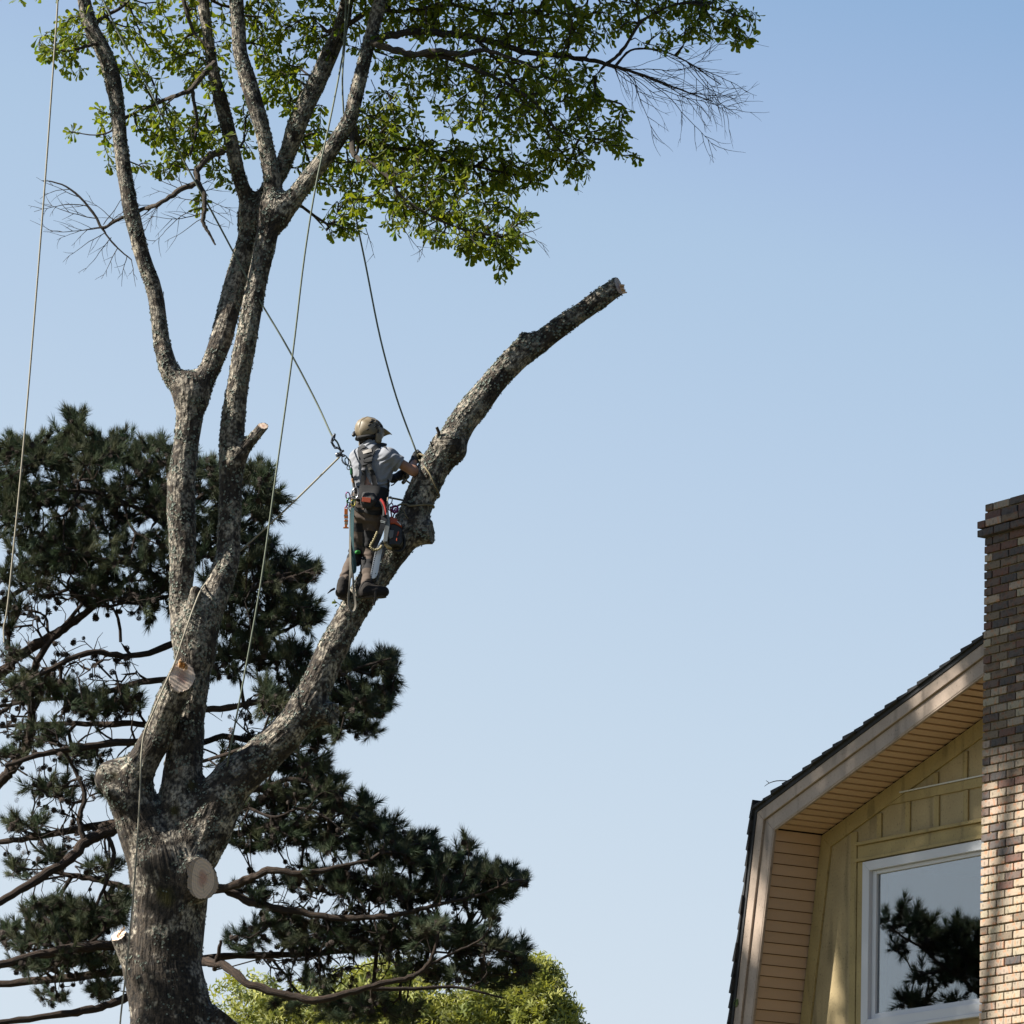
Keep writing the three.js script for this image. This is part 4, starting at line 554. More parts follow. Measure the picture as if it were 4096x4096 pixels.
function pine(o, trunk, boughs, tips, where, um, seed, density = 1, dead = []) {
  o.updateMatrixWorld(true); const nodes = [], r = rng(seed);
  const lay = (b, sides, nm) => { const P = b.map(([x, y, q, dd]) => where(x, y, dd)), R = b.map((q) => q[2] * um), c = new THREE.CatmullRomCurve3(P, false, 'centripetal'), n = (P.length - 1) * 6, pts = [], rad = []; for (let i = 0; i <= n; i++) { const t = i / n, f = t * (P.length - 1), k = Math.min(P.length - 2, Math.floor(f)), q = lerp(R[k], R[k + 1], f - k); pts.push(c.getPoint(t).add(V(r() - .5, r() - .5, r() - .5).multiplyScalar(q * .4))); rad.push(q * .82 * (.9 + .22 * r())); nodes.push({ p: pts.at(-1), r: q, gen: 0, dir: i ? pts[i].clone().sub(pts[i - 1]).normalize() : null }); } part(nm, local(tube(pts, rad, sides, { uvScale: 1.2 }), o), pineBark, o); };
  lay(trunk, 12, 'trunk'); for (const b of boughs) lay(b, 9, 'branch');
  const made = grow(nodes, tips, { step: .16, sag: -.12, wander: .3, seed: seed + 1, bias: .03 });
  const tw = part('twigs', local(twigGeo(made, .0062, .42), o), pineBark, o); tw.userData.kind = 'stuff';
  if (dead.length) { const dm = grow(nodes, dead, { step: .14, sag: .05, wander: .5, seed: seed + 2, bias: 0 }), dt = part('twigs', local(twigGeo(dm, .0055, .40), o), pineBark, o, 'bare tangled twigs'); dt.userData.kind = 'stuff'; made.push(...dm.map((m) => ({ ...m, tip: false, load: 9, cone: m.tip }))); }
  const tufts = [], cones = [];
  const put = (p, dir, k) => { const d = dir.clone().add(V((r() - .5) * .7, .45 + (r() - .5) * .5, (r() - .5) * .7)).normalize(), tone = .7 + .6 * r(); tufts.push({ p: p.clone(), dir: d, roll: r() * 6.28, s: k * (.8 + .45 * r()), c: new THREE.Color().setRGB(tone * (.85 + .4 * r()), tone, tone * (.9 + .25 * r())) }); };
  for (const m of made) { if (m.tip) { put(m.p, m.dir, 1); if (r() < .85 * density) put(m.p.clone().addScaledVector(m.dir, -.07).add(V((r() - .5) * .1, (r() - .5) * .1, (r() - .5) * .1)), m.dir, .9); } else if (m.load <= 3 && r() < .75 * density) put(m.p, m.dir, .85); if (r() < (m.cone ? .3 : m.load < 5 ? .36 : .10)) for (let i = 0, n = 1 + Math.floor(r() * 3); i < n; i++) cones.push({ p: m.p.clone().add(V((r() - .5) * .07, (r() - .5) * .07, (r() - .5) * .07)), dir: V(r() - .5, r() - .7, r() - .5).normalize(), roll: 0, s: .75 + .55 * r() }); }
  instanced('needles', needleTuft, needleMat, tufts, o); instanced('cones', pineCone, coneMat, cones, o); console.log('pine', tufts.length, cones.length);
}
const PD = 66, PM = K / FOCAL * PD, pw = (x, y, dd) => au(x, y, PD + dd);
const zoneTips = (zones, seed, where, sp = 1.5) => { const r = rng(seed), out = []; for (const [x, y, rx, ry, n, dd = 0] of zones) for (let i = 0; i < n; i++) { const a = r() * 6.2832, q = Math.sqrt(r()); out.push(where(x + Math.cos(a) * q * rx, y + Math.sin(a) * q * ry, dd + (r() + r() - 1) * sp)); } return out; };
{
  const A = thing('pine_tree', 'large dark pine behind the oak with spreading boughs on both sides', 'tree', au(315, 3273, PD).setY(0));
  const trunk = [[315, 3280, 34, 0], [315, 2700, 30, 0], [312, 2100, 26, 0], [318, 1800, 22, 0], [335, 1500, 18, 0], [345, 1250, 14, 0], [350, 1050, 10, 0], [348, 920, 6, 0], [345, 860, 3, 0]];
  const boughs = [
    [[316, 1800, 13, 0], [217, 1783, 12, -.8], [110, 1795, 11, -1.2], [0, 1820, 10, -1.5], [-90, 1845, 8, -1.8]], [[314, 1850, 11, 0], [240, 1836, 10, .4], [120, 1845, 9, .8], [0, 1856, 8, 1], [-70, 1856, 6, 1]], [[314, 1870, 10, 0], [240, 1882, 9.5, -.8], [190, 1900, 9, -1], [133, 1912, 8.5, -1.2], [17, 1927, 7, -1.4], [-60, 1938, 5, -1.5]],
    [[330, 1545, 14, 0], [255, 1556, 13, -.5], [200, 1570, 12.5, -.7], [160, 1590, 12, -.9], [133, 1619, 11.5, -1], [67, 1660, 10.5, -1.3], [0, 1703, 9, -1.6], [-80, 1745, 7, -2]], [[320, 1700, 9, 0], [243, 1677, 8.5, .6], [187, 1660, 7.5, .8], [127, 1650, 6, 1], [80, 1640, 4, 1]], [[330, 1545, 9, 0], [213, 1553, 8.5, .8], [83, 1577, 7.5, 1.4], [0, 1590, 6.5, 1.6], [-60, 1602, 5, 1.8]],
    [[340, 1390, 8, 0], [277, 1368, 7.5, .4], [180, 1366, 6.5, .8], [67, 1366, 5, 1], [0, 1372, 4, 1]], [[338, 1420, 10, 0], [273, 1399, 9, -.5], [167, 1409, 8, -.9], [83, 1422, 6.5, -1.2], [10, 1445, 5, -1.4]], [[344, 1280, 8, 0], [253, 1290, 7, .5], [187, 1309, 6, .8], [100, 1318, 5, 1], [0, 1332, 4, 1.2]], [[345, 1210, 8, 0], [247, 1238, 7, -.6], [167, 1232, 6.5, -.9], [67, 1278, 5, -1.2], [10, 1305, 3, -1.4]],
    [[346, 1130, 7, 0], [290, 1085, 6, .5], [200, 1055, 5, .9], [110, 1058, 3, 1.2]], [[348, 1020, 6, 0], [270, 965, 5, -.4], [180, 930, 4, -.7], [90, 925, 2.5, -1]], [[348, 930, 5, 0], [270, 885, 4, .3], [200, 850, 3, .5], [148, 795, 2, .6]],
    [[160, 1590, 7, -.9], [150, 1545, 6.5, -.9], [160, 1505, 5.5, -.9], [140, 1450, 4, -.9], [110, 1400, 3, -1]], [[200, 1570, 6, -.7], [215, 1610, 5, -.8], [190, 1690, 4, -.9], [165, 1740, 3, -1]],
    [[348, 960, 5, 0], [400, 922, 4, -.4], [470, 892, 2.6, -.6]], [[348, 1060, 6, 0], [420, 1012, 5, .5], [500, 972, 3.4, .7], [525, 950, 2, .8]], [[346, 1160, 7, 0], [430, 1132, 6, -.5], [500, 1102, 4.6, -.8], [570, 1082, 3, -1], [596, 1070, 2, -1]], [[345, 1250, 7, 0], [430, 1232, 6, .6], [510, 1202, 4.6, .9], [580, 1168, 3, 1]],
    [[343, 1340, 8, 0], [430, 1335, 7.5, -.4], [520, 1314, 6, -.8], [600, 1292, 4.8, -1], [670, 1262, 3.4, -1.2], [738, 1242, 2, -1.3]], [[341, 1420, 8, 0], [420, 1390, 7, .5], [500, 1400, 6, .9], [600, 1382, 4.6, 1.2], [690, 1368, 3, 1.4]], [[336, 1500, 8, 0], [470, 1492, 6.5, -.5], [560, 1470, 5, -.8], [640, 1500, 3, -1]], [[332, 1610, 9, 0], [450, 1572, 7.5, .6], [560, 1562, 6, .9], [680, 1560, 4.4, 1.1], [770, 1600, 2.6, 1.2]], [[470, 1525, 3.4, -1], [520, 1541, 3, -1.2], [570, 1525, 2.4, -1.3], [620, 1545, 1.8, -1.4]],
    [[326, 1690, 10, 0], [415, 1676, 9.5, -.8], [472, 1658, 9, -1.2], [506, 1642, 8, -1.4], [557, 1647, 7, -1.5], [602, 1644, 6, -1.5], [643, 1634, 4.6, -1.5], [700, 1622, 3, -1.5]], [[322, 1690, 10, 0], [415, 1676, 9.5, -.6], [472, 1702, 9, -.9], [540, 1716, 8.5, -1.1], [625, 1730, 7.5, -1.2], [718, 1730, 6.4, -1.3], [779, 1719, 5.4, -1.3], [830, 1706, 4.4, -1.3], [900, 1690, 3.2, -1.3], [960, 1665, 2, -1.3]], [[506, 1708, 5.5, -1], [591, 1743, 5, -.6], [694, 1777, 4, -.3], [780, 1790, 3, 0], [860, 1800, 2, 0]], [[320, 1815, 9, 0], [472, 1803, 7.5, .6], [574, 1801, 6.5, .9], [625, 1797, 6, 1], [720, 1790, 4.6, 1.2], [830, 1770, 3, 1.3], [930, 1770, 2, 1.3]],
    [[320, 1800, 11, 0], [385, 1815, 10.5, -1.2], [425, 1822, 10, -1.6], [472, 1857, 9.4, -1.9], [540, 1876, 9, -2], [602, 1886, 8.4, -2.1], [660, 1873, 7.6, -2.1], [728, 1853, 6.6, -2.1], [779, 1842, 5.8, -2.1], [803, 1825, 5, -2.1], [820, 1791, 4, -2.1], [831, 1743, 2.6, -2.1]], [[700, 1866, 5, -2], [779, 1866, 4.2, -1.9], [865, 1863, 3.4, -1.8], [950, 1883, 2.2, -1.8]], [[803, 1825, 3.4, -2.1], [850, 1800, 3, -2], [910, 1770, 2.4, -2], [930, 1735, 1.6, -2]],
    [[405, 1830, 6, -1.4], [412, 1800, 5, -1.6], [417, 1775, 3.4, -1.7]], [[340, 1450, 5, 0], [490, 1390, 3, -2], [508, 1350, 2.4, -2.2], [516, 1330, 1.8, -2.2]],
  ];
  const zones = [[145, 800, 18, 28, 22], [155, 865, 48, 45, 46], [215, 850, 48, 38, 44], [290, 870, 42, 38, 38], [350, 885, 36, 36, 30], [150, 950, 70, 50, 50], [250, 950, 70, 50, 60], [330, 960, 50, 50, 40], [120, 1030, 60, 40, 40], [210, 1040, 70, 40, 50], [300, 1050, 60, 50, 44], [190, 1110, 70, 35, 36], [280, 1130, 50, 40, 30], [400, 905, 30, 30, 24], [440, 895, 32, 26, 26], [490, 898, 22, 24, 24], [500, 950, 32, 36, 34], [430, 960, 50, 40, 40], [400, 1020, 50, 40, 36], [470, 1030, 45, 36, 40], [480, 1090, 45, 36, 40], [545, 1080, 42, 30, 38], [582, 1085, 16, 20, 14], [420, 1110, 40, 40, 28], [535, 1150, 45, 36, 44], [580, 1160, 20, 26, 18], [460, 1170, 50, 40, 36], [500, 1225, 55, 36, 44], [556, 1245, 30, 24, 22], [430, 1250, 50, 35, 24],
    [600, 1290, 55, 34, 34], [660, 1262, 46, 24, 36], [722, 1255, 28, 20, 26], [735, 1300, 14, 26, 14], [690, 1325, 46, 34, 44], [640, 1345, 46, 34, 36], [600, 1388, 46, 20, 20], [690, 1380, 26, 12, 8], [540, 1320, 50, 40, 26],
    [60, 1295, 45, 20, 16], [120, 1305, 30, 15, 8], [175, 1330, 45, 24, 18], [240, 1330, 26, 20, 10], [80, 1385, 46, 18, 12], [150, 1430, 40, 16, 10], [100, 1490, 50, 22, 12], [200, 1480, 18, 26, 8], [60, 1560, 50, 18, 9], [100, 1620, 24, 14, 6], [30, 1640, 30, 16, 5], [200, 1640, 30, 14, 6],
    [100, 1722, 66, 24, 36], [190, 1732, 46, 24, 32], [222, 1704, 22, 16, 12], [40, 1770, 46, 24, 18], [140, 1770, 56, 20, 22], [130, 1812, 56, 14, 16], [200, 1815, 32, 16, 14], [60, 1822, 40, 12, 7], [200, 1868, 30, 12, 9], [95, 1880, 30, 10, 4],
    [450, 1440, 46, 30, 20], [530, 1430, 46, 28, 30], [590, 1450, 36, 28, 28], [620, 1490, 30, 26, 24], [560, 1500, 60, 35, 40], [480, 1510, 56, 36, 30], [640, 1540, 46, 20, 30], [688, 1528, 16, 22, 18], [720, 1560, 36, 18, 24], [560, 1570, 66, 30, 44], [470, 1580, 46, 30, 24], [650, 1590, 56, 26, 40], [765, 1592, 26, 16, 20], [806, 1592, 24, 16, 18], [740, 1622, 56, 26, 40], [820, 1640, 46, 26, 34], [878, 1600, 8, 16, 5], [862, 1618, 10, 14, 6], [900, 1645, 26, 20, 22], [944, 1652, 32, 16, 26], [988, 1664, 14, 10, 10], [930, 1690, 40, 20, 26], [870, 1680, 46, 26, 34], [600, 1660, 76, 24, 40], [700, 1680, 76, 26, 48], [790, 1680, 56, 26, 40], [910, 1718, 26, 14, 10],
    [480, 1680, 36, 22, 12], [520, 1750, 50, 28, 30], [600, 1770, 66, 30, 44], [690, 1770, 66, 30, 46], [780, 1765, 56, 30, 40], [850, 1765, 46, 24, 28], [900, 1785, 46, 22, 30], [960, 1795, 34, 18, 24], [985, 1828, 16, 24, 14], [930, 1845, 42, 22, 26], [860, 1835, 56, 22, 22], [780, 1830, 56, 20, 14], [460, 1770, 36, 24, 14], [600, 1845, 66, 20, 14], [700, 1902, 50, 24, 26], [640, 1902, 56, 22, 26], [760, 1908, 40, 16, 12], [560, 1895, 40, 16, 8], [830, 1745, 10, 10, 5, -2], [805, 1752, 14, 12, 6, -2], [930, 1738, 14, 10, 6, -2], [515, 1335, 22, 22, 12, -2.2], [500, 1300, 16, 16, 6, -2]];
  pine(A, trunk, boughs, zoneTips(zones.map((z) => [z[0], z[1], z[2], z[3], Math.round(z[4] * (z[0] < 280 && z[1] > 1280 ? 2.5 : 1.4)), z[5]]), 51, pw, 1.7), pw, PM, 61, 1, zoneTips([[60, 1300, 90, 110, 130], [180, 1280, 90, 90, 120], [120, 1450, 130, 80, 110], [110, 1600, 120, 70, 100], [120, 1780, 130, 90, 130], [200, 1100, 130, 70, 120], [500, 1150, 90, 90, 110], [520, 1370, 110, 70, 110], [560, 1540, 120, 70, 130], [600, 1690, 140, 60, 160], [760, 1700, 120, 60, 120], [650, 1820, 160, 60, 160], [850, 1800, 110, 60, 90]], 54, pw, 1.7));
  const B = thing('pine_tree', 'second pine whose boughs enter at the left edge of the photo', 'tree', au(-190, 3273, PD + 1).setY(0));
  const bt = [[-190, 3290, 34, 1], [-190, 2500, 28, 1], [-185, 1900, 22, 1], [-170, 1500, 17, 1], [-160, 1200, 12, 1], [-150, 1000, 8, 1], [-145, 880, 4, 1]];
  const bb = [[[-178, 1620, 13, 1], [-60, 1515, 12.5, .4], [0, 1475, 12, .1], [27, 1445, 11, 0], [53, 1405, 10.5, -.1], [60, 1345, 9.5, -.2], [57, 1289, 8.5, -.2], [80, 1230, 7, -.3], [130, 1170, 5, -.4], [170, 1120, 3, -.4]], [[-165, 1340, 14, 1], [-60, 1300, 13.5, .6], [0, 1272, 13, .5], [33, 1238, 12.5, .4], [107, 1196, 11, .2], [150, 1165, 9, .1], [220, 1110, 6.5, 0], [290, 1050, 4, 0]], [[-160, 1230, 9, 1], [-60, 1180, 8, 1.2], [0, 1140, 7, 1.3], [80, 1080, 5, 1.4], [140, 1010, 3, 1.4]], [[-155, 1080, 7, 1], [-50, 1010, 6, .5], [20, 940, 4, .2], [60, 870, 2.6, 0]], [[-150, 1000, 5, 1], [-60, 920, 4, 1.2], [10, 850, 2.6, 1.4], [30, 830, 1.6, 1.4]], [[-170, 1480, 9, 1], [-60, 1400, 7, 1.6], [0, 1345, 5.6, 1.8], [70, 1300, 3.6, 2]]];
  const bz = [[20, 850, 30, 26, 22], [45, 860, 36, 26, 26], [100, 850, 34, 38, 30], [60, 930, 60, 46, 56], [10, 930, 26, 46, 20], [30, 1000, 46, 46, 36], [60, 1090, 60, 36, 34], [120, 1040, 50, 30, 20], [20, 1160, 30, 30, 14], [140, 1100, 60, 30, 18], [20, 1230, 26, 18, 6], [30, 1310, 30, 14, 7], [-60, 900, 60, 60, 40], [-70, 1050, 60, 70, 30], [20, 1420, 26, 14, 6]];
  pine(B, bt, bb, zoneTips(bz.map((z) => [z[0], z[1], z[2], z[3], Math.round(z[4] * 1.35)]), 52, pw, 1.5), pw, PM, 71, 1, zoneTips([[20, 1350, 60, 110, 70], [40, 1150, 70, 60, 60]], 55, pw, 1.2));
}
{ // the pine that the window mirrors: it stands left of the house
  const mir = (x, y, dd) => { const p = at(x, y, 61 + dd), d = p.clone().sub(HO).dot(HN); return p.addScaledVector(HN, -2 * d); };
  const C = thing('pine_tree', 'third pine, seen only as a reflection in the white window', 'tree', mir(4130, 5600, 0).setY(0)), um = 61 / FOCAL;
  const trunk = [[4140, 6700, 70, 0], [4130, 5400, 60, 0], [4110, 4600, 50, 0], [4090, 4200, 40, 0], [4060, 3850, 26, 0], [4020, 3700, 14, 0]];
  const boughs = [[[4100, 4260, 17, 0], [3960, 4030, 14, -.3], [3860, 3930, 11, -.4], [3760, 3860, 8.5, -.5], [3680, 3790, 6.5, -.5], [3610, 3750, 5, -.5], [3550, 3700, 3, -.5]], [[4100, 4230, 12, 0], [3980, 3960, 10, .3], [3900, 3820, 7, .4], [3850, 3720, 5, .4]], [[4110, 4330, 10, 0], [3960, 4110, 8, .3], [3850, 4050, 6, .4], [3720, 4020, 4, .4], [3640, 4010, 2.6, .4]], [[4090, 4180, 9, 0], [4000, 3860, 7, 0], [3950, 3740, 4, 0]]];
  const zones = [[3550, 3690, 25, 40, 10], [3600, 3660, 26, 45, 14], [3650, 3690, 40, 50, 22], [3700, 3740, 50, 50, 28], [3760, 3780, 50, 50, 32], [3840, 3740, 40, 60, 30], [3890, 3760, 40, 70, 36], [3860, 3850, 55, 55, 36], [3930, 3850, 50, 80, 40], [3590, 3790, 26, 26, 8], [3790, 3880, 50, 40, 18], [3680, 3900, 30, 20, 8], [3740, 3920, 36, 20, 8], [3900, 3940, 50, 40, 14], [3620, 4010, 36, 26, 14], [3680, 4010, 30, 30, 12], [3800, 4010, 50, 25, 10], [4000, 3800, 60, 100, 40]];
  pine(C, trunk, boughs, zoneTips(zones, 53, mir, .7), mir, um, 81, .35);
}
// ---------------------------------------------------------------- broadleaf trees: two yellow-green ones far behind, one left of the frame that dapples the house
const sprig = (() => { const r = rng(17), pos = [], idx = []; for (let i = 0; i < 9; i++) { const a = i * 2.4, d = V(Math.cos(a) * .8, .55 - r() * .9, Math.sin(a) * .8).normalize(), s = d.clone().cross(V(r() - .5, 1, r() - .5)).normalize(), b = V((r() - .5) * .05, i * .022, (r() - .5) * .05), L = .11 + .06 * r(), w = .017 + .008 * r(), o = pos.length / 3; for (const [t, k] of [[0, .1], [.35, 1], [.7, .75], [1, 0]]) for (const q of k ? [-1, 1] : [0]) { const p = b.clone().addScaledVector(d, t * L).addScaledVector(s, q * w * k).add(V(0, -.03 * t * t, 0)); pos.push(p.x, p.y, p.z); } idx.push(o, o + 1, o + 2, o + 1, o + 3, o + 2, o + 2, o + 3, o + 4, o + 3, o + 5, o + 4, o + 4, o + 5, o + 6); } const g = new THREE.BufferGeometry(); g.setAttribute('position', new THREE.Float32BufferAttribute(pos, 3)); g.setIndex(idx); g.computeVertexNormals(); return g; })();
function broadleaf(o, foot, balls, { leafMat, size = 1, nTips = 900, seed = 1, trunkR = .22, bark = woodMat, lean = V(0, 0, 0), per = 3, drop = .3 }) { // balls: [centre, radius]
  o.updateMatrixWorld(true); const r = rng(seed), nodes = [], lay = (pts, rad, sides, nm) => { pts.forEach((p, i) => nodes.push({ p, r: rad[i], gen: 0, dir: i ? p.clone().sub(pts[i - 1]).normalize() : V(0, 1, 0) })); part(nm, local(tube(pts, rad, sides), o), bark, o); };
  const line = (a, b, ra, rb, n, sag) => { const P = [], R = [], m = a.clone().lerp(b, .5).add(V((r() - .5) * sag, (r() - .3) * sag, (r() - .5) * sag)); for (let i = 0; i <= n; i++) { const t = i / n; P.push(a.clone().multiplyScalar((1 - t) ** 2).addScaledVector(m, 2 * t * (1 - t)).addScaledVector(b, t * t)); R.push(lerp(ra, rb, t)); } return [P, R]; };
  const top = balls.reduce((s, b) => s.add(b[0]), V(0, 0, 0)).multiplyScalar(1 / balls.length).add(lean), fork = foot.clone().lerp(top, .55), [tp, tr] = line(foot, fork, trunkR * 1.25, trunkR * .75, 14, .5); lay(tp, tr, 12, 'trunk');
  for (const [c, R] of balls) { const [p, q] = line(fork.clone().lerp(foot, r() * .12), c, trunkR * .5, .03, 12, 1.2); lay(p, q, 7, 'branch'); }
  const tips = []; for (let i = 0; i < nTips; i++) { const b = balls[Math.floor(r() * balls.length)], z = r() * 2 - 1, a = r() * 6.2832, s = Math.sqrt(1 - z * z), k = b[1] * (.45 + .62 * Math.sqrt(r())) * (1 + .35 * n3(Math.cos(a) * s * 2 + b[0].x, z * 2, Math.sin(a) * s * 2)); tips.push(b[0].clone().add(V(Math.cos(a) * s * k, z * k * .92, Math.sin(a) * s * k))); }
  const made = grow(nodes, tips, { step: .3, sag: .1, wander: .3, seed: seed + 1, bias: .05, reach: 14 }); part('twigs', local(twigGeo(made, .007, .42, 3), o), bark, o).userData.kind = 'stuff';
  const list = []; for (const m of made) if (m.tip || (m.load <= 2 && r() < .5)) for (let i = 0; i < per; i++) { const t = r(); list.push({ p: m.p.clone().add(V(r() - .5, r() - .5, r() - .5).multiplyScalar(.34 * size)), dir: m.dir.clone().add(V((r() - .5) * 1.6, (r() - .5) * 1.6 - drop, (r() - .5) * 1.6)).normalize(), roll: r() * 6.28, s: size * (.75 + .6 * r()), c: new THREE.Color().setRGB(.6 + .7 * t, .68 + .5 * t, .7 + .3 * r()) }); }
  instanced('leaves', sprig, leafMat, list, o);
}
{ // the oak's crown goes on above the frame
  oak.updateMatrixWorld(true); const r = rng(141), list = [], lm = phys(.12, .16, .015, .9, { transmission: .5, thickness: 0, side: THREE.DoubleSide, specularIntensity: .25 });
  for (const [x, y, R, n] of [[560, -330, 1.7, 400], [720, -260, 1.7, 420], [930, -230, 1.5, 360], [640, -620, 2.0, 420], [860, -520, 1.8, 340], [1120, -260, 1.2, 200], [1080, -480, 1.4, 200]]) { const c = au(x, y, OD + .2); for (let i = 0; i < n; i++) { const d = V(r() - .5, r() - .5, r() - .5).normalize().multiplyScalar(R * Math.cbrt(r())), p = c.clone().add(d); if (p.y < au(0, -110, OD).y) continue; list.push({ p, dir: V((r() - .5) * 2, r() - .7, (r() - .5) * 2).normalize(), roll: r() * 6.28, s: 1.2 + .8 * r() }); } }
  instanced('leaves', sprig, lm, list, oak);
  for (const [a, b, ra, rb] of [[[376, -100], [340, -400], .05, .02], [[440, -100], [520, -520], .055, .02], [[668, -90], [640, -560], .05, .02], [[732, -90], [860, -480], .055, .02], [[720, -100], [980, -260], .04, .015], [[140, -160], [170, -300], .045, .015]]) part('branch', local(tube([au(...a, OD), au((a[0] + b[0]) / 2 + 15, (a[1] + b[1]) / 2, OD + .1), au(...b, OD + .2)], [ra, (ra + rb) / 2, rb], 7, { smooth: 4 }), oak), woodMat, oak);
}
{
  const spring = phys(.31, .335, .062, .85, { transmission: .5, thickness: 0, side: THREE.DoubleSide, specularIntensity: .8 }), um = K / FOCAL * 115, w = (x, y, dd) => au(x, y, 115 + dd);
  const t1 = thing('broadleaf_tree', 'yellow-green spring tree low behind the pine, right of the oak trunk', 'tree', w(570, 3177, 0).setY(0));
  broadleaf(t1, t1.position.clone(), [[w(455, 1945, 0), 1.1], [w(520, 1935, .5), 1.2], [w(600, 1950, -.3), 1.2], [w(690, 1905, 0), 1.1], [w(740, 1880, .4), .9], [w(560, 2020, 0), 1.9], [w(680, 1990, .3), 1.8], [w(760, 1935, .2), 1.2]], { leafMat: spring, size: 1.05, nTips: 1000, seed: 101, per: 3 });
  const t2 = thing('broadleaf_tree', 'rounded yellow-green spring tree, right of the pine at the lower edge', 'tree', w(965, 3177, 0).setY(0));
  broadleaf(t2, t2.position.clone(), [[w(1010, 1885, 0), .68], [w(955, 1905, .4), .7], [w(880, 1915, -.3), .62], [w(1046, 1925, 0), .5], [w(1040, 1975, 0), .7], [w(840, 1945, .4), .55], [w(980, 1975, 0), 1.15], [w(900, 1995, 0), 1.05], [w(950, 2070, 0), 1.6], [w(1015, 1845, .2), .36]], { leafMat: spring, size: 1.0, nTips: 1250, seed: 111, per: 3 });
  const green = phys(.10, .15, .03, .85, { transmission: .4, thickness: 0, side: THREE.DoubleSide }), e1 = V(SUN.z * -1, 0, SUN.x).normalize(), e2 = e1.clone().cross(SUN), q = (a, b, t) => e1.clone().multiplyScalar(a).addScaledVector(e2, b).addScaledVector(SUN, t);
  // places as seen along the sun's ray, 14 to 18 m up it from the gable
  const ref = hw(0, 6, .5), A0 = ref.dot(e1), B0 = ref.dot(e2), T0 = ref.dot(SUN);
  globalThis.SHADE = [A0, B0, T0];
  const t3 = thing('broadleaf_tree', 'leafy tree left of the house that dapples its gable with shade', 'tree', V(-11, 0, -36.6));
  const chTop = hw(chS0 + .3, 9.6, .62), chLow = hw(chS0 + .3, 5.4, .62), winC = hw(0, 5.6, 0), fas = hw(-.5, 7.6, .5), leg = hw(WB[0], 5, .5);
  const up = (p, t, da = 0, db = 0) => p.clone().addScaledVector(SUN, t).addScaledVector(e1, da).addScaledVector(e2, db);
  broadleaf(t3, t3.position.clone(), [[up(chTop, 15.5), 1.0], [up(hw(chS0 + .3, 8.9, .62), 16.4, 0, .1), .75], [up(winC, 16, .1, .1), 1.05], [up(winC, 17.4, -.2, -.4), .8], [up(fas, 16.5, .2, .35), .9], [up(leg, 16, .25, .5), .75], [up(chTop, 17, -.5, 1.4), 1.2], [up(fas, 18, .8, 1.5), 1.3]], { leafMat: green, size: 1.2, nTips: 880, seed: 121, per: 4, trunkR: .26 });
  const t5 = thing('broadleaf_tree', 'added leafy tree, unseen left of the oak, that shades the lower trunk', 'tree', V(-12.5, 0, -48.5)), tk = (y, z) => au(322, y, OD).add(V(0, 0, z)).addScaledVector(SUN, 9.5);  // unseen tree added, its crown set up the sun ray to shade the trunk
  broadleaf(t5, t5.position.clone(), [[tk(1650, 1.22), .72], [tk(1745, 1.26), .72], [tk(1840, 1.22), .76], [tk(1935, 1.25), .85], [tk(2060, 1.25), 1.0], [tk(1800, 2.3), .9]], { leafMat: green, size: 1.0, nTips: 560, seed: 151, per: 3, trunkR: .24 });
  // unseen trees added round the viewpoint to block low sky and darken shaded sides
  const dark = phys(.035, .055, .014, .9, { transmission: .25, thickness: 0, side: THREE.DoubleSide }), G = 'added unseen trees round the viewpoint that block low sky', t4 = thing('broadleaf_tree', 'added dark leafy tree, unseen beside the viewpoint, that blocks low sky', 'tree', V(13.5, 0, -22), G);
  const f = t4.position.clone(), b = (x, y, z, R) => [f.clone().add(V(x, y, z)), R];
  broadleaf(t4, f, [b(0, 19, 0, 4.2), b(3, 15, 1.5, 4), b(-2.6, 14.5, -1.5, 3.6), b(1, 13, 3.2, 3.6), b(-1, 12.5, -3.4, 3.6), b(3, 10, -2, 3.4), b(-2.8, 9.5, 2, 3.2), b(0, 22, .5, 3)], { leafMat: dark, size: 3.4, nTips: 1000, seed: 131, per: 5, trunkR: .45 });
  for (const [x, z, a, k] of [[21, -33, 1, 1.1], [20, -52, 2, 1.15], [-22, 4, 4, 1.1], [-8, 12, 5, 1], [8, 11, .5, 1.05], [22, 2, 1.6, 1.15]]) { const c = t4.clone(); c.name = numbered('broadleaf_tree'); c.position.set(x, 0, z); c.rotation.y = a; c.scale.setScalar(k); scene.add(c); }
}
// ---------------------------------------------------------------- the climber, measured on an enlarged print of the photo (3.5127 print pixels per frame pixel)
const Z = 3.5127, PZ = OD - .12, ZM = OD / FOCAL / Z;
const pa = (x, y, dd = 0) => at(1250 + x / Z, 1620 + y / Z, PZ + dd), pb = (x, y, dd = 0) => pa(x, y + 1335, dd);
const man = thing('person', 'person in grey shirt, tan helmet and black harness standing on the leaning limb', 'person', pb(700, 1400, 0));
function blend(list, k) { return (x, y, z, near) => { let d = 1e9; for (const p of near) { const e = capD(p, x, y, z); d = d > 1e8 ? e : smin(d, e, p.k ?? k); } return d; }; }
function skinMesh(prims, { k = .05, cell = .006, warp = null, clip = null, colour = null } = {}) {
  const f0 = blend(prims, k), f = (x, y, z, near) => { let d = f0(x, y, z, near); if (warp && d < .03 && d > -.03) d -= warp(x, y, z, near); if (clip) d = Math.max(d, clip(x, y, z)); return d; };
  const net = netMesh(prims, f, cell, .07, .06); net.field = f;
  if (colour) { net.color = new Float32Array(net.pos.length); for (let v = 0; v < net.lists.length; v++) { const c = colour(net.pos[v * 3], net.pos[v * 3 + 1], net.pos[v * 3 + 2], net.lists[v]); net.color.set(c, v * 3); } }
  return net;
}
const C = (a, b, ra, rb, more) => cap(a, b, ra, rb, more);
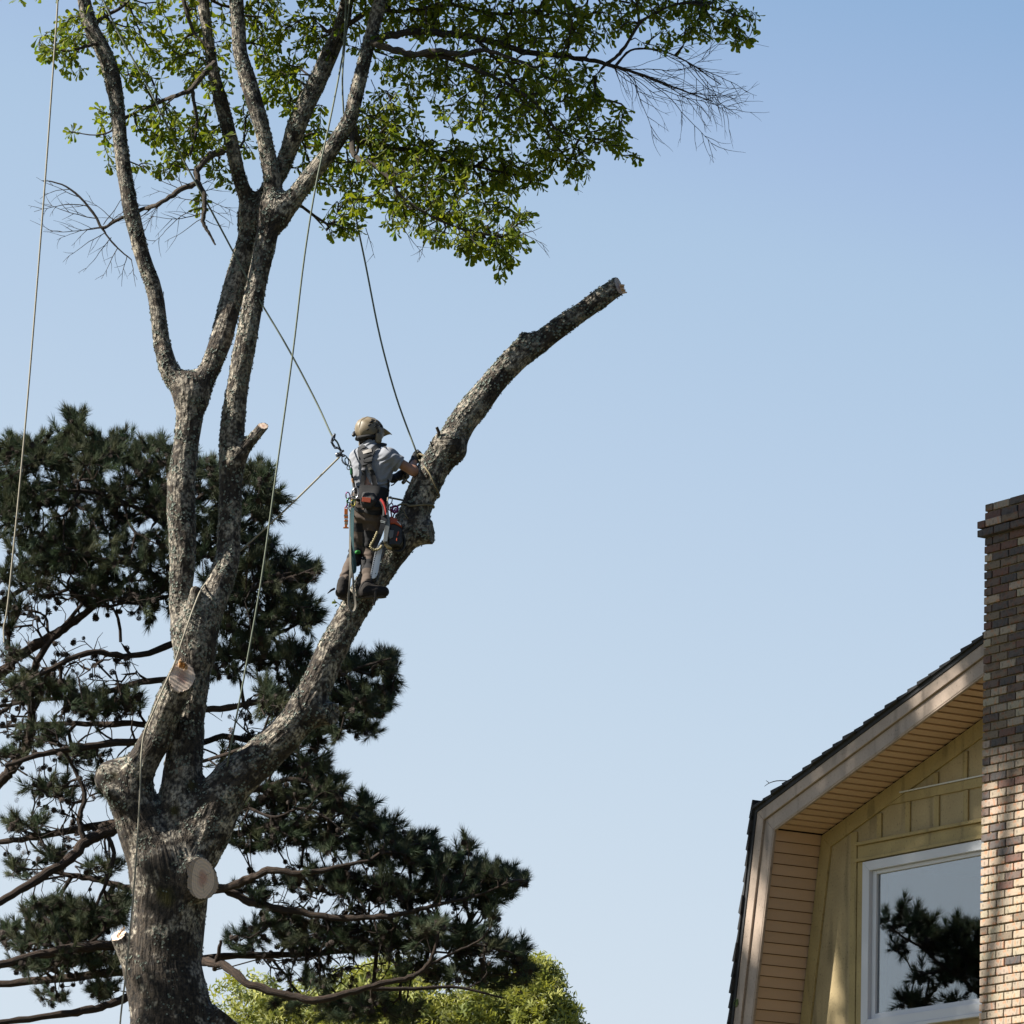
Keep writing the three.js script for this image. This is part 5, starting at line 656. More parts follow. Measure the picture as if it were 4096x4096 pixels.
const J = { // joints
  pelvis: pa(765, 1400, 0), waist: pa(800, 1180, .01), chest: pa(845, 850, .02), neck: pa(822, 610, .02), head: pa(800, 440, .045),
  shL: pa(655, 735, .06), shR: pa(1065, 725, -.06), elL: pa(830, 1050, .24), wrL: pa(1165, 1020, .33), elR: pa(1415, 925, .0), wrR: pa(1420, 800, .21),
  hipL: pa(675, 1470, .03), hipR: pa(855, 1470, -.03), knL: pb(612, 700, .10), anL: pb(432, 1190, -.10), knR: pb(800, 760, .10), anR: pb(775, 1215, -.07),
  handL: pa(1245, 985, .36), handR: pa(1452, 745, .255),
};
const hf = V(.74, -.03, -.67).normalize(), hr = V(.67, 0, .74), hu = hr.clone().cross(hf).normalize(); // which way the head faces; its right; its top
const hd = (f, r, u) => J.head.clone().addScaledVector(hf, f).addScaledVector(hr, r).addScaledVector(hu, u);
const skin = std(.34, .175, .112, .6), shirtMat = std(.23, .24, .265, .95), trouserMat = std(1, 1, 1, .92, { vertexColors: true }), blackWeb = std(.010, .010, .011, .85), charcoal = std(.024, .025, .028, .9), helmetMat = std(.185, .148, .096, .5), bootMat = std(.011, .008, .0065, .9), gloveMat = std(.016, .016, .018, .75), hairMat = std(.010, .008, .007, .8);
{ // the body: one surface from head to feet
  const B = [
    C(hd(-.025, 0, .035), hd(.02, 0, .04), .088, .086), C(hd(.03, 0, -.03), hd(.055, 0, -.06), .066, .05), C(hd(.085, 0, .0), hd(.108, 0, -.022), .012, .014, { k: .02 }), C(hd(.09, .02, -.062), hd(.09, -.02, -.062), .012, .012, { k: .02 }), C(hd(.075, .03, .03), hd(.075, -.03, .03), .018, .018, { k: .03 }),
    C(hd(-.005, .082, -.012), hd(-.015, .086, .02), .012, .016, { k: .015 }), C(hd(-.005, -.082, -.012), hd(-.015, -.086, .02), .012, .016, { k: .015 }),
    C(J.neck, hd(-.015, 0, -.05), .058, .054), C(J.neck, J.chest, .075, .10), C(J.shL, J.shR, .062, .062), C(pa(690, 850, .05), pa(985, 850, -.02), .095, .095), C(J.chest, J.waist, .11, .10), C(J.waist, J.pelvis, .10, .11),
    C(J.shR, J.elR, .054, .043), C(J.elR, J.wrR, .044, .029), C(J.shL, J.elL, .054, .043), C(J.elL, J.wrL, .044, .029), C(J.wrR, J.handR, .027, .028), C(J.wrL, J.handL, .027, .028),
    C(J.hipL, J.knL, .08, .05), C(J.knL, J.anL, .052, .034), C(J.hipR, J.knR, .08, .05), C(J.knR, J.anR, .052, .034), C(J.anL, pb(500, 1340, .02), .035, .03), C(J.anR, pb(960, 1300, -.07), .035, .03),
  ];
  part('body', local(geoOf(skinMesh(B, { k: .035, cell: .0062 })), man), skin, man);
  // dark hair at the nape and the beard
  const H = [C(hd(-.075, .03, -.045), hd(-.075, -.03, -.045), .026, .026), C(hd(.05, .05, -.075), hd(.085, 0, -.095), .03, .036), C(hd(.05, -.05, -.075), hd(.085, 0, -.095), .03, .036), C(hd(.07, .02, -.10), hd(.08, 0, -.135), .028, .018), C(hd(.02, .072, -.02), hd(.045, .06, -.07), .014, .022)];
  part('beard', local(geoOf(skinMesh(H, { k: .02, cell: .005, warp: (x, y, z) => .006 * n3(x * 60, y * 40, z * 60) })), man), hairMat, man);
}
// shirt
const cuffR = J.shR.clone().lerp(J.elR, .50), cuffRn = J.elR.clone().sub(J.shR).normalize(), cuffL = J.shL.clone().lerp(J.elL, .55), cuffLn = J.elL.clone().sub(J.shL).normalize();
const SH = [C(J.shL, J.shR, .072, .072), C(pa(690, 850, .05), pa(985, 850, -.02), .112, .108), C(pa(700, 1000, .03), pa(960, 1000, -.01), .105, .10), C(pa(720, 1170, .02), pa(920, 1170, 0), .098, .098), C(J.neck, pa(815, 585, .02), .072, .066), C(J.neck, J.chest, .08, .11), C(J.shR, cuffR.clone().lerp(J.elR, .2), .074, .076, { k: .05, sleeve: 1 }), C(J.shL, cuffL.clone().lerp(J.elL, .2), .074, .070, { k: .05, sleeve: 2 })];
const hemY = pa(800, 1225).y;
const shirtNet = skinMesh(SH, { k: .07, cell: .0062, warp: (x, y, z) => { const q = x - y * .55; return .0042 * Math.sin(26 * n3(q * 4.6 + 3, y * 5, z * 3) + 5 * n3(x * 6, y * 14, z * 5)) + .0045 * n3(q * 24, y * 20, z * 16); },
  clip: (x, y, z) => { const nr = (x - cuffR.x) * cuffRn.x + (y - cuffR.y) * cuffRn.y + (z - cuffR.z) * cuffRn.z, nl = (x - cuffL.x) * cuffLn.x + (y - cuffL.y) * cuffLn.y + (z - cuffL.z) * cuffLn.z; const dr = Math.hypot(x - cuffR.x, y - cuffR.y, z - cuffR.z), dl = Math.hypot(x - cuffL.x, y - cuffL.y, z - cuffL.z); return Math.max(hemY - y, dr < .2 ? nr : -1, dl < .2 ? nl : -1); } });
part('shirt', local(geoOf(shirtNet), man), shirtMat, man);
// trousers with black stretch panels
const TR = [C(J.hipL, J.knL, .092, .060, { leg: 'L', thigh: 1 }), C(J.knL, pb(440, 1150, -.09), .060, .056, { leg: 'L' }), C(J.hipR, J.knR, .094, .064, { leg: 'R', thigh: 1 }), C(J.knR, pb(772, 1180, -.06), .063, .060, { leg: 'R' }), C(pa(690, 1330, .02), pa(890, 1330, -.02), .108, .104, { k: .07 }), C(pa(680, 1470, -.01), pa(700, 1560, -.01), .085, .08, { k: .05 }), C(pa(850, 1480, -.05), pa(840, 1560, -.04), .085, .08, { k: .05 })];
const footL = pb(440, 1140, -.09), footR = pb(772, 1205, -.06), waistY = pa(800, 1170).y;
const trouserNet = skinMesh(TR, { k: .035, cell: .0062, warp: (x, y, z) => .0045 * Math.sin(11 * n3(x * 7, y * 10, z * 6) + y * 40) + .004 * n3(x * 16, y * 34, z * 16),
  clip: (x, y, z) => Math.max(y - waistY, x < pb(590, 1000).x ? footL.y - y : footR.y - y),
  colour: (x, y, z, near) => { let lo = 1e9, b = null, t = 0; for (const p of near) if (p.leg) { const d = capD(p, x, y, z); if (d < lo) { lo = d; b = p; t = p.t; } } const base = [.088, .066, .052], dark = [.014, .014, .016]; if (!b) return base; const w = .02 * n3(x * 14, y * 14, z * 14); let k; if (b.thigh) k = b.leg === 'L' ? (t > .34 + w && t < .56 + w) : (t > .46 + w && t < .86 + w); else k = b.leg === 'L' ? (t > .02 + w && t < .36 + w) : (t > .30 + w && t < .60 + w); return k ? dark : base; } });
part('trousers', local(geoOf(trouserNet), man), trouserMat, man);
{ // boots: shaft, foot, sole, strap and climbing spur
  const boot = (an, heel, toe, up, k, spurAt, spurTo) => {
    const f = toe.clone().sub(heel).normalize(), g = thing, b = [C(up, an, .053, .048 * k), C(an, heel, .044 * k, .044 * k), C(heel, toe, .042 * k, .043 * k), C(an, toe.clone().lerp(heel, .3), .046 * k, .044 * k)];
    const down = V(0, -1, 0).addScaledVector(f, f.y).normalize(), sole = heel.clone().addScaledVector(down, .040);
    const m = part('boot', local(geoOf(skinMesh(b, { k: .03, cell: .0055, clip: (x, y, z) => (x - sole.x) * down.x + (y - sole.y) * down.y + (z - sole.z) * down.z, warp: (x, y, z) => .002 * n3(x * 50, y * 70, z * 50) })), man), bootMat, man);
    const side = f.clone().cross(down).normalize(), so = []; for (let i = 0; i <= 10; i++) { const t = i / 10, c = heel.clone().lerp(toe, -.14 + t * 1.27), w = .040 * Math.pow(Math.max(.05, 1 - Math.pow(Math.abs(t * 2 - 1), 4)), .5); so.push([c, w]); }
    const pos = [], idx = []; so.forEach(([c, w]) => { for (const [s, h] of [[-1, .034], [1, .034], [1, .056], [-1, .056]]) { const p = c.clone().addScaledVector(side, s * w).addScaledVector(down, h); pos.push(p.x, p.y, p.z); } }); for (let i = 0; i < so.length - 1; i++) for (let k = 0; k < 4; k++) { const a = i * 4 + k, e = i * 4 + (k + 1) % 4; idx.push(a, e, a + 4, e, e + 4, a + 4); } idx.push(0, 2, 1, 0, 3, 2); const e = (so.length - 1) * 4; idx.push(e, e + 1, e + 2, e, e + 2, e + 3);
    const sg = new THREE.BufferGeometry(); sg.setAttribute('position', new THREE.Float32BufferAttribute(pos, 3)); sg.setIndex(idx); const fl = sg.toNonIndexed(); fl.computeVertexNormals(); m.updateMatrixWorld(true); part('sole', local(fl, m), std(.05, .038, .028, .9), m);
    const ring = []; for (let i = 0; i <= 20; i++) { const a = i / 20 * 6.2832; ring.push(heel.clone().lerp(toe, .28).addScaledVector(side, Math.cos(a) * .047).addScaledVector(f.clone().cross(side).normalize(), Math.sin(a) * .047 + .0)); } part('strap', local(tube(ring, ring.map(() => .007), 6), m), std(.10, .07, .045, .8), m);
    if (spurAt) part('spur', local(tube([spurAt, spurAt.clone().lerp(spurTo, .5).add(V(0, .006, 0)), spurTo], [.011, .010, .004], 7), m), std(.03, .03, .032, .4, { metalness: .6 }), m);
  };
  boot(pb(425, 1215, -.10), pb(395, 1300, -.12), pb(500, 1330, .05), pb(432, 1150, -.10), 1.0, pb(310, 1245, -.15), pb(212, 1312, -.2));
  boot(pb(765, 1240, -.09), pb(735, 1300, -.11), pb(1000, 1290, -.10), pb(772, 1200, -.08), 1.22);
  part('strap', local(tube([pb(870, 1225, -.14), pb(885, 1300, -.155), pb(880, 1380, -.15), pb(860, 1480, -.14)], [.009, .013, .012, .011], 6, { smooth: 4 }), man), std(.05, .04, .032, .8), man, 'loose boot strap hanging from the right boot');
}
{ // gloves: a palm, four fingers and a thumb each, closed on a rope
  const glove = (wr, hand, along, palmN, curl) => { // along: which way the rope runs; palmN: out of the back of the hand
    const dir = hand.clone().sub(wr).normalize(), acr = along.clone().sub(dir.clone().multiplyScalar(along.dot(dir))).normalize(), n = acr.clone().cross(dir).normalize().multiplyScalar(curl), P = (f, a, o) => hand.clone().addScaledVector(dir, f).addScaledVector(acr, a).addScaledVector(n, o);
    const L = [C(wr.clone().addScaledVector(dir, -.035), wr, .040, .036), C(wr, P(-.02, 0, 0), .034, .034), C(P(-.02, -.024, 0), P(.03, -.027, 0), .024, .021), C(P(-.02, .02, 0), P(.035, .025, 0), .025, .022)];
    [-.033, -.011, .011, .032].forEach((a, i) => { const l = [.82, 1, 1.04, .94][i], k = .012; const k1 = P(.045, a, .002), k2 = P(.045 + .022 * l, a * 1.05, -.026 * l), k3 = P(.035 + .004 * l, a * 1.05, -.048 * l), k4 = P(.012, a, -.050 * l); L.push(C(P(.02, a, .004), k1, .0125, .0115, { k }), C(k1, k2, .0112, .0105, { k }), C(k2, k3, .0104, .0098, { k }), C(k3, k4, .0097, .009, { k })); });
    const t0 = P(-.015, .032, -.008), t1 = P(.012, .052, -.024), t2 = P(.034, .044, -.046), t3 = P(.03, .022, -.056); L.push(C(t0, t1, .016, .0135, { k: .015 }), C(t1, t2, .013, .0115, { k: .012 }), C(t2, t3, .0112, .0098, { k: .012 }));
    const m = part('glove', local(geoOf(skinMesh(L, { k: .02, cell: .0036 })), man), gloveMat, man); m.updateMatrixWorld(true);
    part('cuff', local(geoOf(skinMesh([C(wr.clone().addScaledVector(dir, -.028), wr.clone().addScaledVector(dir, .006), .0425, .039)], { k: .01, cell: .005, clip: (x, y, z) => Math.abs((x - wr.x) * dir.x + (y - wr.y) * dir.y + (z - wr.z) * dir.z + .01) - .016 })), m), std(.03, .03, .033, .6), m); part('trim', local(tube([P(-.01, -.02, .034), P(.02, .0, .034), P(.042, .02, .026)], [.006, .0075, .006], 6, { smooth: 3 }), m), std(.20, .012, .016, .6), m);
  };
  glove(J.wrR, J.handR, V(.25, -.95, 0), 1, -1);
  glove(J.wrL, J.handL, V(.35, .9, .1), 1, 1);
}
{ // helmet: shell with ridges and vents, peak, ear muffs, strap, lamp knob
  const shellF = (x, y, z) => { const q = V(x, y, z).sub(J.head), f = q.dot(hf) - (-.005), r = q.dot(hr), u = q.dot(hu) - .045; const e = Math.sqrt((f / .148) ** 2 + (r / .122) ** 2 + (u / .128) ** 2); let d = (e - 1) * .125; d = Math.max(d, -(e - .86) * .125); const brim = -.055 + .018 * Math.cos(f * 26) - .25 * Math.max(0, -f - .05); d = Math.max(d, brim - u);
    if (d < .02 && e > .93) { const a = Math.abs(r), ridge = Math.sin((f * 1.0 + u * .62) * 62) * .5 + .5; d -= .0062 * ridge * sstep(.012, .03, a) + .007 * sstep(.034, .024, a) * sstep(-.02, .05, u); const vent = (fc, uc) => sstep(1, .7, Math.hypot((f - fc) / .022, (u - uc) / .009)) * (a > .03 ? 1 : 0); d += .024 * Math.max(vent(-.055, .055), vent(.0, .045), vent(.05, .055), vent(-.03, .085), vent(.03, .088)); } return d; };
  const net = netMesh([C(hd(-.03, 0, .05), hd(.03, 0, .05), .13, .13)], (x, y, z) => shellF(x, y, z), .0045, .06, .06);
  const shell = part('helmet', local(geoOf(net), man), helmetMat, man); shell.updateMatrixWorld(true);
  for (const s of [1, -1]) for (const [f, u, a, l, w] of [[-.085, .075, .5, .026, .010], [-.055, .115, .35, .026, .009], [-.02, .075, .55, .030, .010], [.015, .115, .4, .026, .009], [.05, .085, .5, .026, .009], [-.10, .03, .4, .020, .008]]) { const v = V(f + .005, 0, u - .045), k = 1 - (v.x / .148) ** 2 - (v.z / .128) ** 2, rr = .122 * Math.sqrt(Math.max(.05, k)), g = new THREE.SphereGeometry(1, 10, 8); g.scale(l, w, .009); g.rotateZ(a); g.applyMatrix4(new THREE.Matrix4().makeBasis(hf, hu, hr).setPosition(hd(f, s * (rr + .001), u))); part('vent', local(g, shell), blackWeb, shell); }
  const pk = (t, s) => hd(.112 + t * .125, s * lerp(.096, .070, t), .098 - .022 * t - .026 * s * s - .014 * t * t), pos = [], idx = []; for (let i = 0; i <= 6; i++) for (let j = 0; j <= 10; j++) for (const h of [0, .006]) { const p = pk(i / 6 * (1 - .15 * (j / 5 - 1) ** 2), j / 5 - 1).addScaledVector(hu, h); pos.push(p.x, p.y, p.z); }
  const W = 22; for (let i = 0; i < 6; i++) for (let j = 0; j < 10; j++) { const a = i * W + j * 2, b = a + 2, c = a + W, d = c + 2; idx.push(a, b, c, b, d, c, a + 1, c + 1, b + 1, b + 1, c + 1, d + 1); } for (let i = 0; i < 6; i++) for (const j of [0, 10]) { const a = i * W + j * 2; j ? idx.push(a, a + W, a + 1, a + W, a + W + 1, a + 1) : idx.push(a, a + 1, a + W, a + W, a + 1, a + W + 1); } for (let j = 0; j < 10; j++) { const a = 6 * W + j * 2; idx.push(a, a + 2, a + 1, a + 2, a + 3, a + 1); }
  const pg = new THREE.BufferGeometry(); pg.setAttribute('position', new THREE.Float32BufferAttribute(pos, 3)); pg.setIndex(idx); const pgf = pg.toNonIndexed(); pgf.computeVertexNormals(); part('peak', local(pgf, shell), helmetMat, shell);
  for (const s of [1, -1]) { // a muff: deep padded cup with a dark cushion, and its arm
    const c = hd(.012, s * .118, -.035); const cup = geoOf(skinMesh([C(c.clone().addScaledVector(hu, -.025), c.clone().addScaledVector(hu, .028), .030, .031), C(c.clone().addScaledVector(hr, s * .010).addScaledVector(hu, -.02), c.clone().addScaledVector(hr, s * .010).addScaledVector(hu, .02), .023, .024)], { k: .02, cell: .005 })); const m = part('ear_muff', local(cup, shell), helmetMat, shell);
    part('cushion', local(geoOf(skinMesh([C(hd(.012, s * .094, -.062), hd(.012, s * .094, -.008), .034, .034)], { k: .01, cell: .006 })), shell), blackWeb, shell);
    part('muff_arm', local(tube([hd(-.005, s * .134, .0), hd(-.012, s * .136, .035), hd(-.02, s * .128, .06)], [.008, .007, .008], 6, { smooth: 3 }), shell), blackWeb, shell);
  }
  part('strap', local(tube([hd(-.05, .098, -.02), hd(-.02, .088, -.085), hd(.045, .05, -.13), hd(.05, -.05, -.13), hd(-.02, -.088, -.085), hd(-.05, -.098, -.02)], [.007, .007, .007, .007, .007, .007], 6, { smooth: 4 }), shell), blackWeb, shell);
  part('nape_strap', local(tube([hd(-.01, .104, -.02), hd(-.085, .085, -.03), hd(-.122, .02, -.035), hd(-.122, -.02, -.035), hd(-.085, -.085, -.03), hd(-.01, -.104, -.02)], [.016, .017, .019, .019, .017, .016], 8, { smooth: 4 }), shell), blackWeb, shell);
  part('lamp', local(geoOf(skinMesh([C(hd(-.135, -.055, .012), hd(-.155, -.05, -.01), .022, .018), C(hd(-.135, -.055, .012), hd(-.13, -.02, .005), .014, .012)], { k: .012, cell: .005 })), shell), std(.02, .02, .022, .35), shell);
}
// where the camera's ray at a print place meets the clothes
function onBack(x, y, off = .006, nets = [shirtNet, trouserNet], prims = [SH, TR]) {
  let best = null; for (let n = 0; n < nets.length; n++) for (let dd = -.45; dd < .3; dd += .004) { const p = pa(x, y, dd), near = prims[n]; if (nets[n].field(p.x, p.y, p.z, near) < 0) { if (best === null || dd < best) best = dd; break; } }
  return pa(x, y, (best ?? 0) - off);
}
// a band that lies on the clothes: print places, width in print pixels
function band(path, width, thick = .006, off = .004) {
  const c = new THREE.CatmullRomCurve3(path.map(([x, y]) => V(x, y, 0)), false, 'centripetal'), n = (path.length - 1) * 8, top = [], pos = [], idx = [];
  for (let i = 0; i <= n; i++) { const p = c.getPoint(i / n), t = c.getTangent(i / n), w = Array.isArray(width) ? lerp(width[Math.floor(i / n * (width.length - 1))], width[Math.min(width.length - 1, Math.floor(i / n * (width.length - 1)) + 1)], i / n * (width.length - 1) % 1) : width; const row = []; for (let k = -2; k <= 2; k++) row.push(onBack(p.x - t.y * w * k / 4, p.y + t.x * w * k / 4, off)); top.push(row); }
  for (let s = 0; s < 6; s++) { for (let i = 1; i < n; i++) for (let k = 0; k < 5; k++) top[i][k].lerp(top[i - 1][k].clone().lerp(top[i + 1][k], .5), .5); for (let i = 0; i <= n; i++) for (let k = 1; k < 4; k++) top[i][k].lerp(top[i][k - 1].clone().lerp(top[i][k + 1], .5), .3); }
  for (const row of top) for (const q of row) { pos.push(q.x, q.y, q.z - .0 + .006, q.x, q.y, q.z + .006 + thick); }
  // the outer face is nearer the camera (+z)
  const R = 10; for (let i = 0; i < n; i++) { for (let k = 0; k < 4; k++) { const a = i * R + k * 2, b = a + 2, d = a + R, e = d + 2; idx.push(a + 1, d + 1, b + 1, b + 1, d + 1, e + 1, a, b, d, b, e, d); } for (const k of [0, 4]) { const a = i * R + k * 2, d = a + R; k ? idx.push(a, a + 1, d, d, a + 1, d + 1) : idx.push(a, d, a + 1, d, d + 1, a + 1); } }
  for (const i of [0, n]) for (let k = 0; k < 4; k++) { const a = i * R + k * 2; idx.push(a, a + 1, a + 2, a + 1, a + 3, a + 2); }
  const g = new THREE.BufferGeometry(); g.setAttribute('position', new THREE.Float32BufferAttribute(pos, 3)); g.setIndex(idx); const q = g.toNonIndexed(); q.computeVertexNormals(); return q;
}
{ // harness
  const hs = part('harness', local(band([[760, 615], [745, 700], [752, 780], [770, 832]], [250, 215, 180, 150], .016, .010), man), charcoal, man); hs.updateMatrixWorld(true);
  const on = (nm, path, w, m = blackWeb, th = .010, off = .011) => part(nm, local(band(path, w, th, off), hs), m, hs);
  on('label', [[700, 672], [830, 635]], 44, std(.28, .26, .24, .8), .004, .027); on('webbing', [[705, 735], [830, 705]], 34, blackWeb, .005, .027); on('webbing', [[715, 800], [835, 775]], 30, blackWeb, .005, .027);
  on('strap', [[660, 690], [650, 640], [690, 596], [740, 585]], 40, charcoal, .012); on('strap', [[840, 640], [900, 585], [975, 562], [1040, 580]], 60, charcoal, .012);
  on('strap', [[720, 825], [712, 900], [722, 980], [700, 1100], [690, 1250]], 58, blackWeb, .010); on('strap', [[790, 825], [815, 900], [845, 980], [868, 1100], [890, 1230]], 60, blackWeb, .010);
  on('strap', [[850, 950], [885, 1050], [905, 1180]], 34, charcoal, .008, .012); on('buckle', [[690, 900], [740, 905]], 36, std(.10, .10, .105, .4, { metalness: .7 }),   .006, .024); on('buckle', [[785, 905], [830, 890]], 34, std(.22, .22, .23, .35, { metalness: .8 }), .006, .024);
  on('back_pad', [[592, 1210], [700, 1205], [850, 1215], [980, 1250], [1062, 1275]], [90, 150, 150, 190, 150], blackWeb, .018, .013); on('belt', [[585, 1270], [700, 1290], [860, 1300], [1062, 1275]], 90, blackWeb, .014, .020); on('back_pad', [[880, 1340], [980, 1350], [1055, 1330]], 190, blackWeb, .014, .014);
  on('leg_loop', [[560, 1420], [640, 1480], [720, 1500]], 46, charcoal, .008); on('leg_loop', [[720, 1470], [830, 1520], [930, 1520], [1000, 1480]], 60, blackWeb, .008);
  on('strap', [[1062, 1050], [1070, 1180], [1062, 1290]], 20, blackWeb, .006);
  const pouch = geoOf(skinMesh([C(pa(740, 1265, -.17), pa(840, 1275, -.17), .030, .030), C(pa(730, 1340, -.185), pa(845, 1350, -.185), .038, .038), C(pa(735, 1400, -.175), pa(800, 1405, -.175), .034, .034)], { k: .03, cell: .005, warp: (x, y, z) => .004 * n3(x * 30, y * 30, z * 30) }));
  const po = part('pouch', local(pouch, hs), std(.032, .032, .033, .9), hs); const pl = new RoundedBoxGeometry(.082, .044, .008, 2, .002); pl.applyMatrix4(new THREE.Matrix4().makeRotationZ(-.12).setPosition(pa(757, 1332, -.228))); part('label', local(pl, hs), std(.36, .065, .025, .7), hs, 'orange label patch on the pouch');
  const gp = geoOf(skinMesh([C(pb(622, 735, -.005), pb(655, 735, .015), .018, .016)], { k: .01, cell: .004 })); part('knee_patch', local(gp, man), std(.02, .22, .035, .7), man, 'bright green patch at the left knee');
  part('knee_pad', local(geoOf(skinMesh([C(pb(640, 800, .09), pb(630, 880, .05), .040, .036)], { k: .02, cell: .006 })), man), blackWeb, man); part('knee_pad', local(geoOf(skinMesh([C(pb(735, 860, .03), pb(715, 1000, 0), .040, .032)], { k: .02, cell: .006, warp: (x, y, z) => .004 * n3(x * 60, y * 60, z * 60) })), man), blackWeb, man);
}
// ---------------------------------------------------------------- ropes and gear
const ropeMap = texture(64, 64, (u, v) => { const k = .5 + .5 * Math.sin((u * 2 + v * 4) * 6.2832) * Math.sin((u * 2 - v * 4) * 6.2832), t = .7 + .5 * k; return [.30 * t, .275 * t, .215 * t]; }, { srgb: true, rx: 1, ry: 22 });
const ropeMat = new THREE.MeshStandardMaterial({ map: ropeMap, roughness: .9 }), greenRope = new THREE.MeshStandardMaterial({ map: ropeMap, roughness: .9, color: new THREE.Color().setRGB(.50, .62, .60) }), oliveRope = new THREE.MeshStandardMaterial({ map: ropeMap, roughness: .9, color: new THREE.Color().setRGB(.62, .56, .42) });
const RR = .0085;
function rope(label, pts, mat = ropeMat, r = RR, smooth = 5) { const o = thing('rope', label, 'rope', pts[Math.floor(pts.length / 2)].clone()); part('line', local(tube(pts, pts.map(() => r), 8, { smooth }), o), mat, o); return o; }
const limbR = (d) => d; 
rope('thin pale rope hanging near the left edge, ending before the pine', [au(112, -80, OD - .5), au(108, 20, OD - .5), au(101, 120, OD - .5), au(86, 330, OD - .5), au(68, 560, OD - .5), au(48, 800, OD - .5), au(28, 1010, OD - .5), au(12, 1160, OD - .5), au(7, 1185, OD - .5), au(8, 1212, OD - .5)]);
rope('climbing line running down from the top left to the rope grab behind the person', [au(170, -60, OD - .25), au(215, 45, OD - .25), au(280, 165, OD - .25), au(345, 300, OD - .25), au(400, 400, OD - .18), au(440, 475, OD - .1), au(480, 550, OD - .1), au(545, 660, OD - .12), au(600, 765, OD - .12), pa(265, 415, -.1), pa(300, 470, -.11), pa(345, 520, -.11), pa(375, 585, -.11), pa(392, 640, -.11), pa(388, 720, -.11)], greenRope);
rope('steep rope passing the right trunk side to the low fork of the oak', [au(655, -60, OD), au(648, 90, OD - .1), au(640, 140, OD - .15), au(620, 240, OD - .35), au(596, 350, OD - .45), au(575, 480, OD - .45), au(552, 670, OD - .45), au(520, 900, OD - .45), au(492, 1100, OD - .42), au(460, 1280, OD - .36), au(432, 1425, OD - .25), au(428, 1446, OD - .16)], greenRope);
rope('slack working line drooping from the crown into the right glove', [au(668, -60, OD + .1), au(650, 90, OD), au(646, 160, OD - .05), au(655, 290, OD + .1), au(668, 390, OD + .1), au(690, 500, OD + .1), au(718, 640, OD + .1), au(748, 750, OD + .1), au(775, 825, OD + .1), pa(1450, 635, .2), pa(1468, 690, .235), pa(1475, 745, .235)], greenRope);
rope('bight of olive rope looped out of the right glove', [pa(1475, 745, .235), pa(1490, 690, .21), pa(1525, 695, .18), pa(1585, 725, .15), pa(1612, 765, .13), pa(1600, 800, .13), pa(1560, 815, .16), pa(1530, 790, .2), pa(1490, 770, .235)], oliveRope, .0095);
const lc = (x, y, dd) => pa(x, y, .12 + dd);                       // dd measured from the middle of the limb
rope('olive rope slanting from the right glove across the limb and around it', [pa(1490, 770, .235), pa(1540, 820, .1), lc(1590, 890, -.14), lc(1650, 975, -.175), lc(1710, 1095, -.165), lc(1755, 1205, -.10), lc(1782, 1262, -.03), lc(1768, 1300, .05), lc(1700, 1290, .13), lc(1560, 1180, .175), lc(1420, 1130, .12), lc(1350, 1085, .0), pa(1300, 1045, .30), pa(1262, 1005, .345)], oliveRope, .0085);
rope('olive loop of rope hanging out of the left glove', [pa(1262, 1005, .345), pa(1310, 985, .33), pa(1338, 975, .31), pa(1325, 1030, .31), pa(1300, 1080, .31), pa(1272, 1102, .31), pa(1262, 1085, .31), pa(1285, 1055, .32)], oliveRope, .0095);
rope('steel cored lanyard from the hip around the limb, its adjuster near the pulley', [pa(1090, 1440, -.05), pa(1140, 1430, -.06), pa(1190, 1420, -.05), pa(1240, 1395, -.03), lc(1320, 1395, -.12), lc(1360, 1415, -.155), lc(1440, 1412, -.17), lc(1540, 1402, -.175), lc(1640, 1398, -.12), lc(1690, 1408, -.03), lc(1705, 1440, .05), lc(1660, 1440, .13), lc(1520, 1385, .17), lc(1380, 1360, .14), lc(1300, 1345, .08), pa(1190, 1322, .08), pa(1070, 1300, .04)], oliveRope, .0095);
rope('short loose rope tail on the bark under the lanyard', [lc(1250, 1410, -.13), lc(1275, 1460, -.165), lc(1300, 1530, -.17), lc(1345, 1600, -.16)], oliveRope, .0065);
rope('pale rope tail from the rope grab to the trunk and down its left side', [pa(375, 735, -.11), au(597, 905, OD - .02), au(552, 949, OD + .09), au(508, 990, OD + .2), au(466, 1028, OD + .28), au(436, 1054, OD + .29), au(410, 1080, OD + .22), au(390, 1099, OD - .0), au(376, 1120, OD - .26), au(350, 1190, OD - .42), au(330, 1250, OD - .42), au(312, 1290, OD - .46), au(288, 1345, OD - .5), au(272, 1385, OD - .42), au(267, 1420, OD - .42), au(264, 1500, OD - .5), au(257, 1620, OD - .5), au(247, 1740, OD - .5), au(236, 1850, OD - .48), au(226, 1940, OD - .46), au(215, 2400, OD - .6), au(205, 3300, OD - .8)]);
const steel = std(.35, .35, .36, .3, { metalness: .9 }), blackMetal = std(.02, .02, .022, .35, { metalness: .4 }), greenAl = std(.03, .13, .05, .3, { metalness: .6 }), purpleAl = std(.17, .02, .10, .3, { metalness: .6 }), orangeAl = std(.42, .115, .015, .35, { metalness: .3 }), yellowAl = std(.35, .30, .04, .35, { metalness: .5 }), tealWeb = std(.028, .075, .085, .85), tanWeb = std(.21, .19, .155, .9), blueAl = std(.03, .07, .20, .3, { metalness: .6 });
function ringGeo(c, R1, R2, r, dir, n = 18) { const d = dir.clone().normalize(), e = V(0, 0, 1).sub(d.clone().multiplyScalar(d.z)).normalize().cross(d).normalize(), P = []; for (let i = 0; i <= n; i++) { const a = i / n * 6.2832; P.push(c.clone().addScaledVector(d, Math.cos(a) * R1).addScaledVector(e, Math.sin(a) * R2)); } return tube(P, P.map(() => r), 7, { closed: false }); }
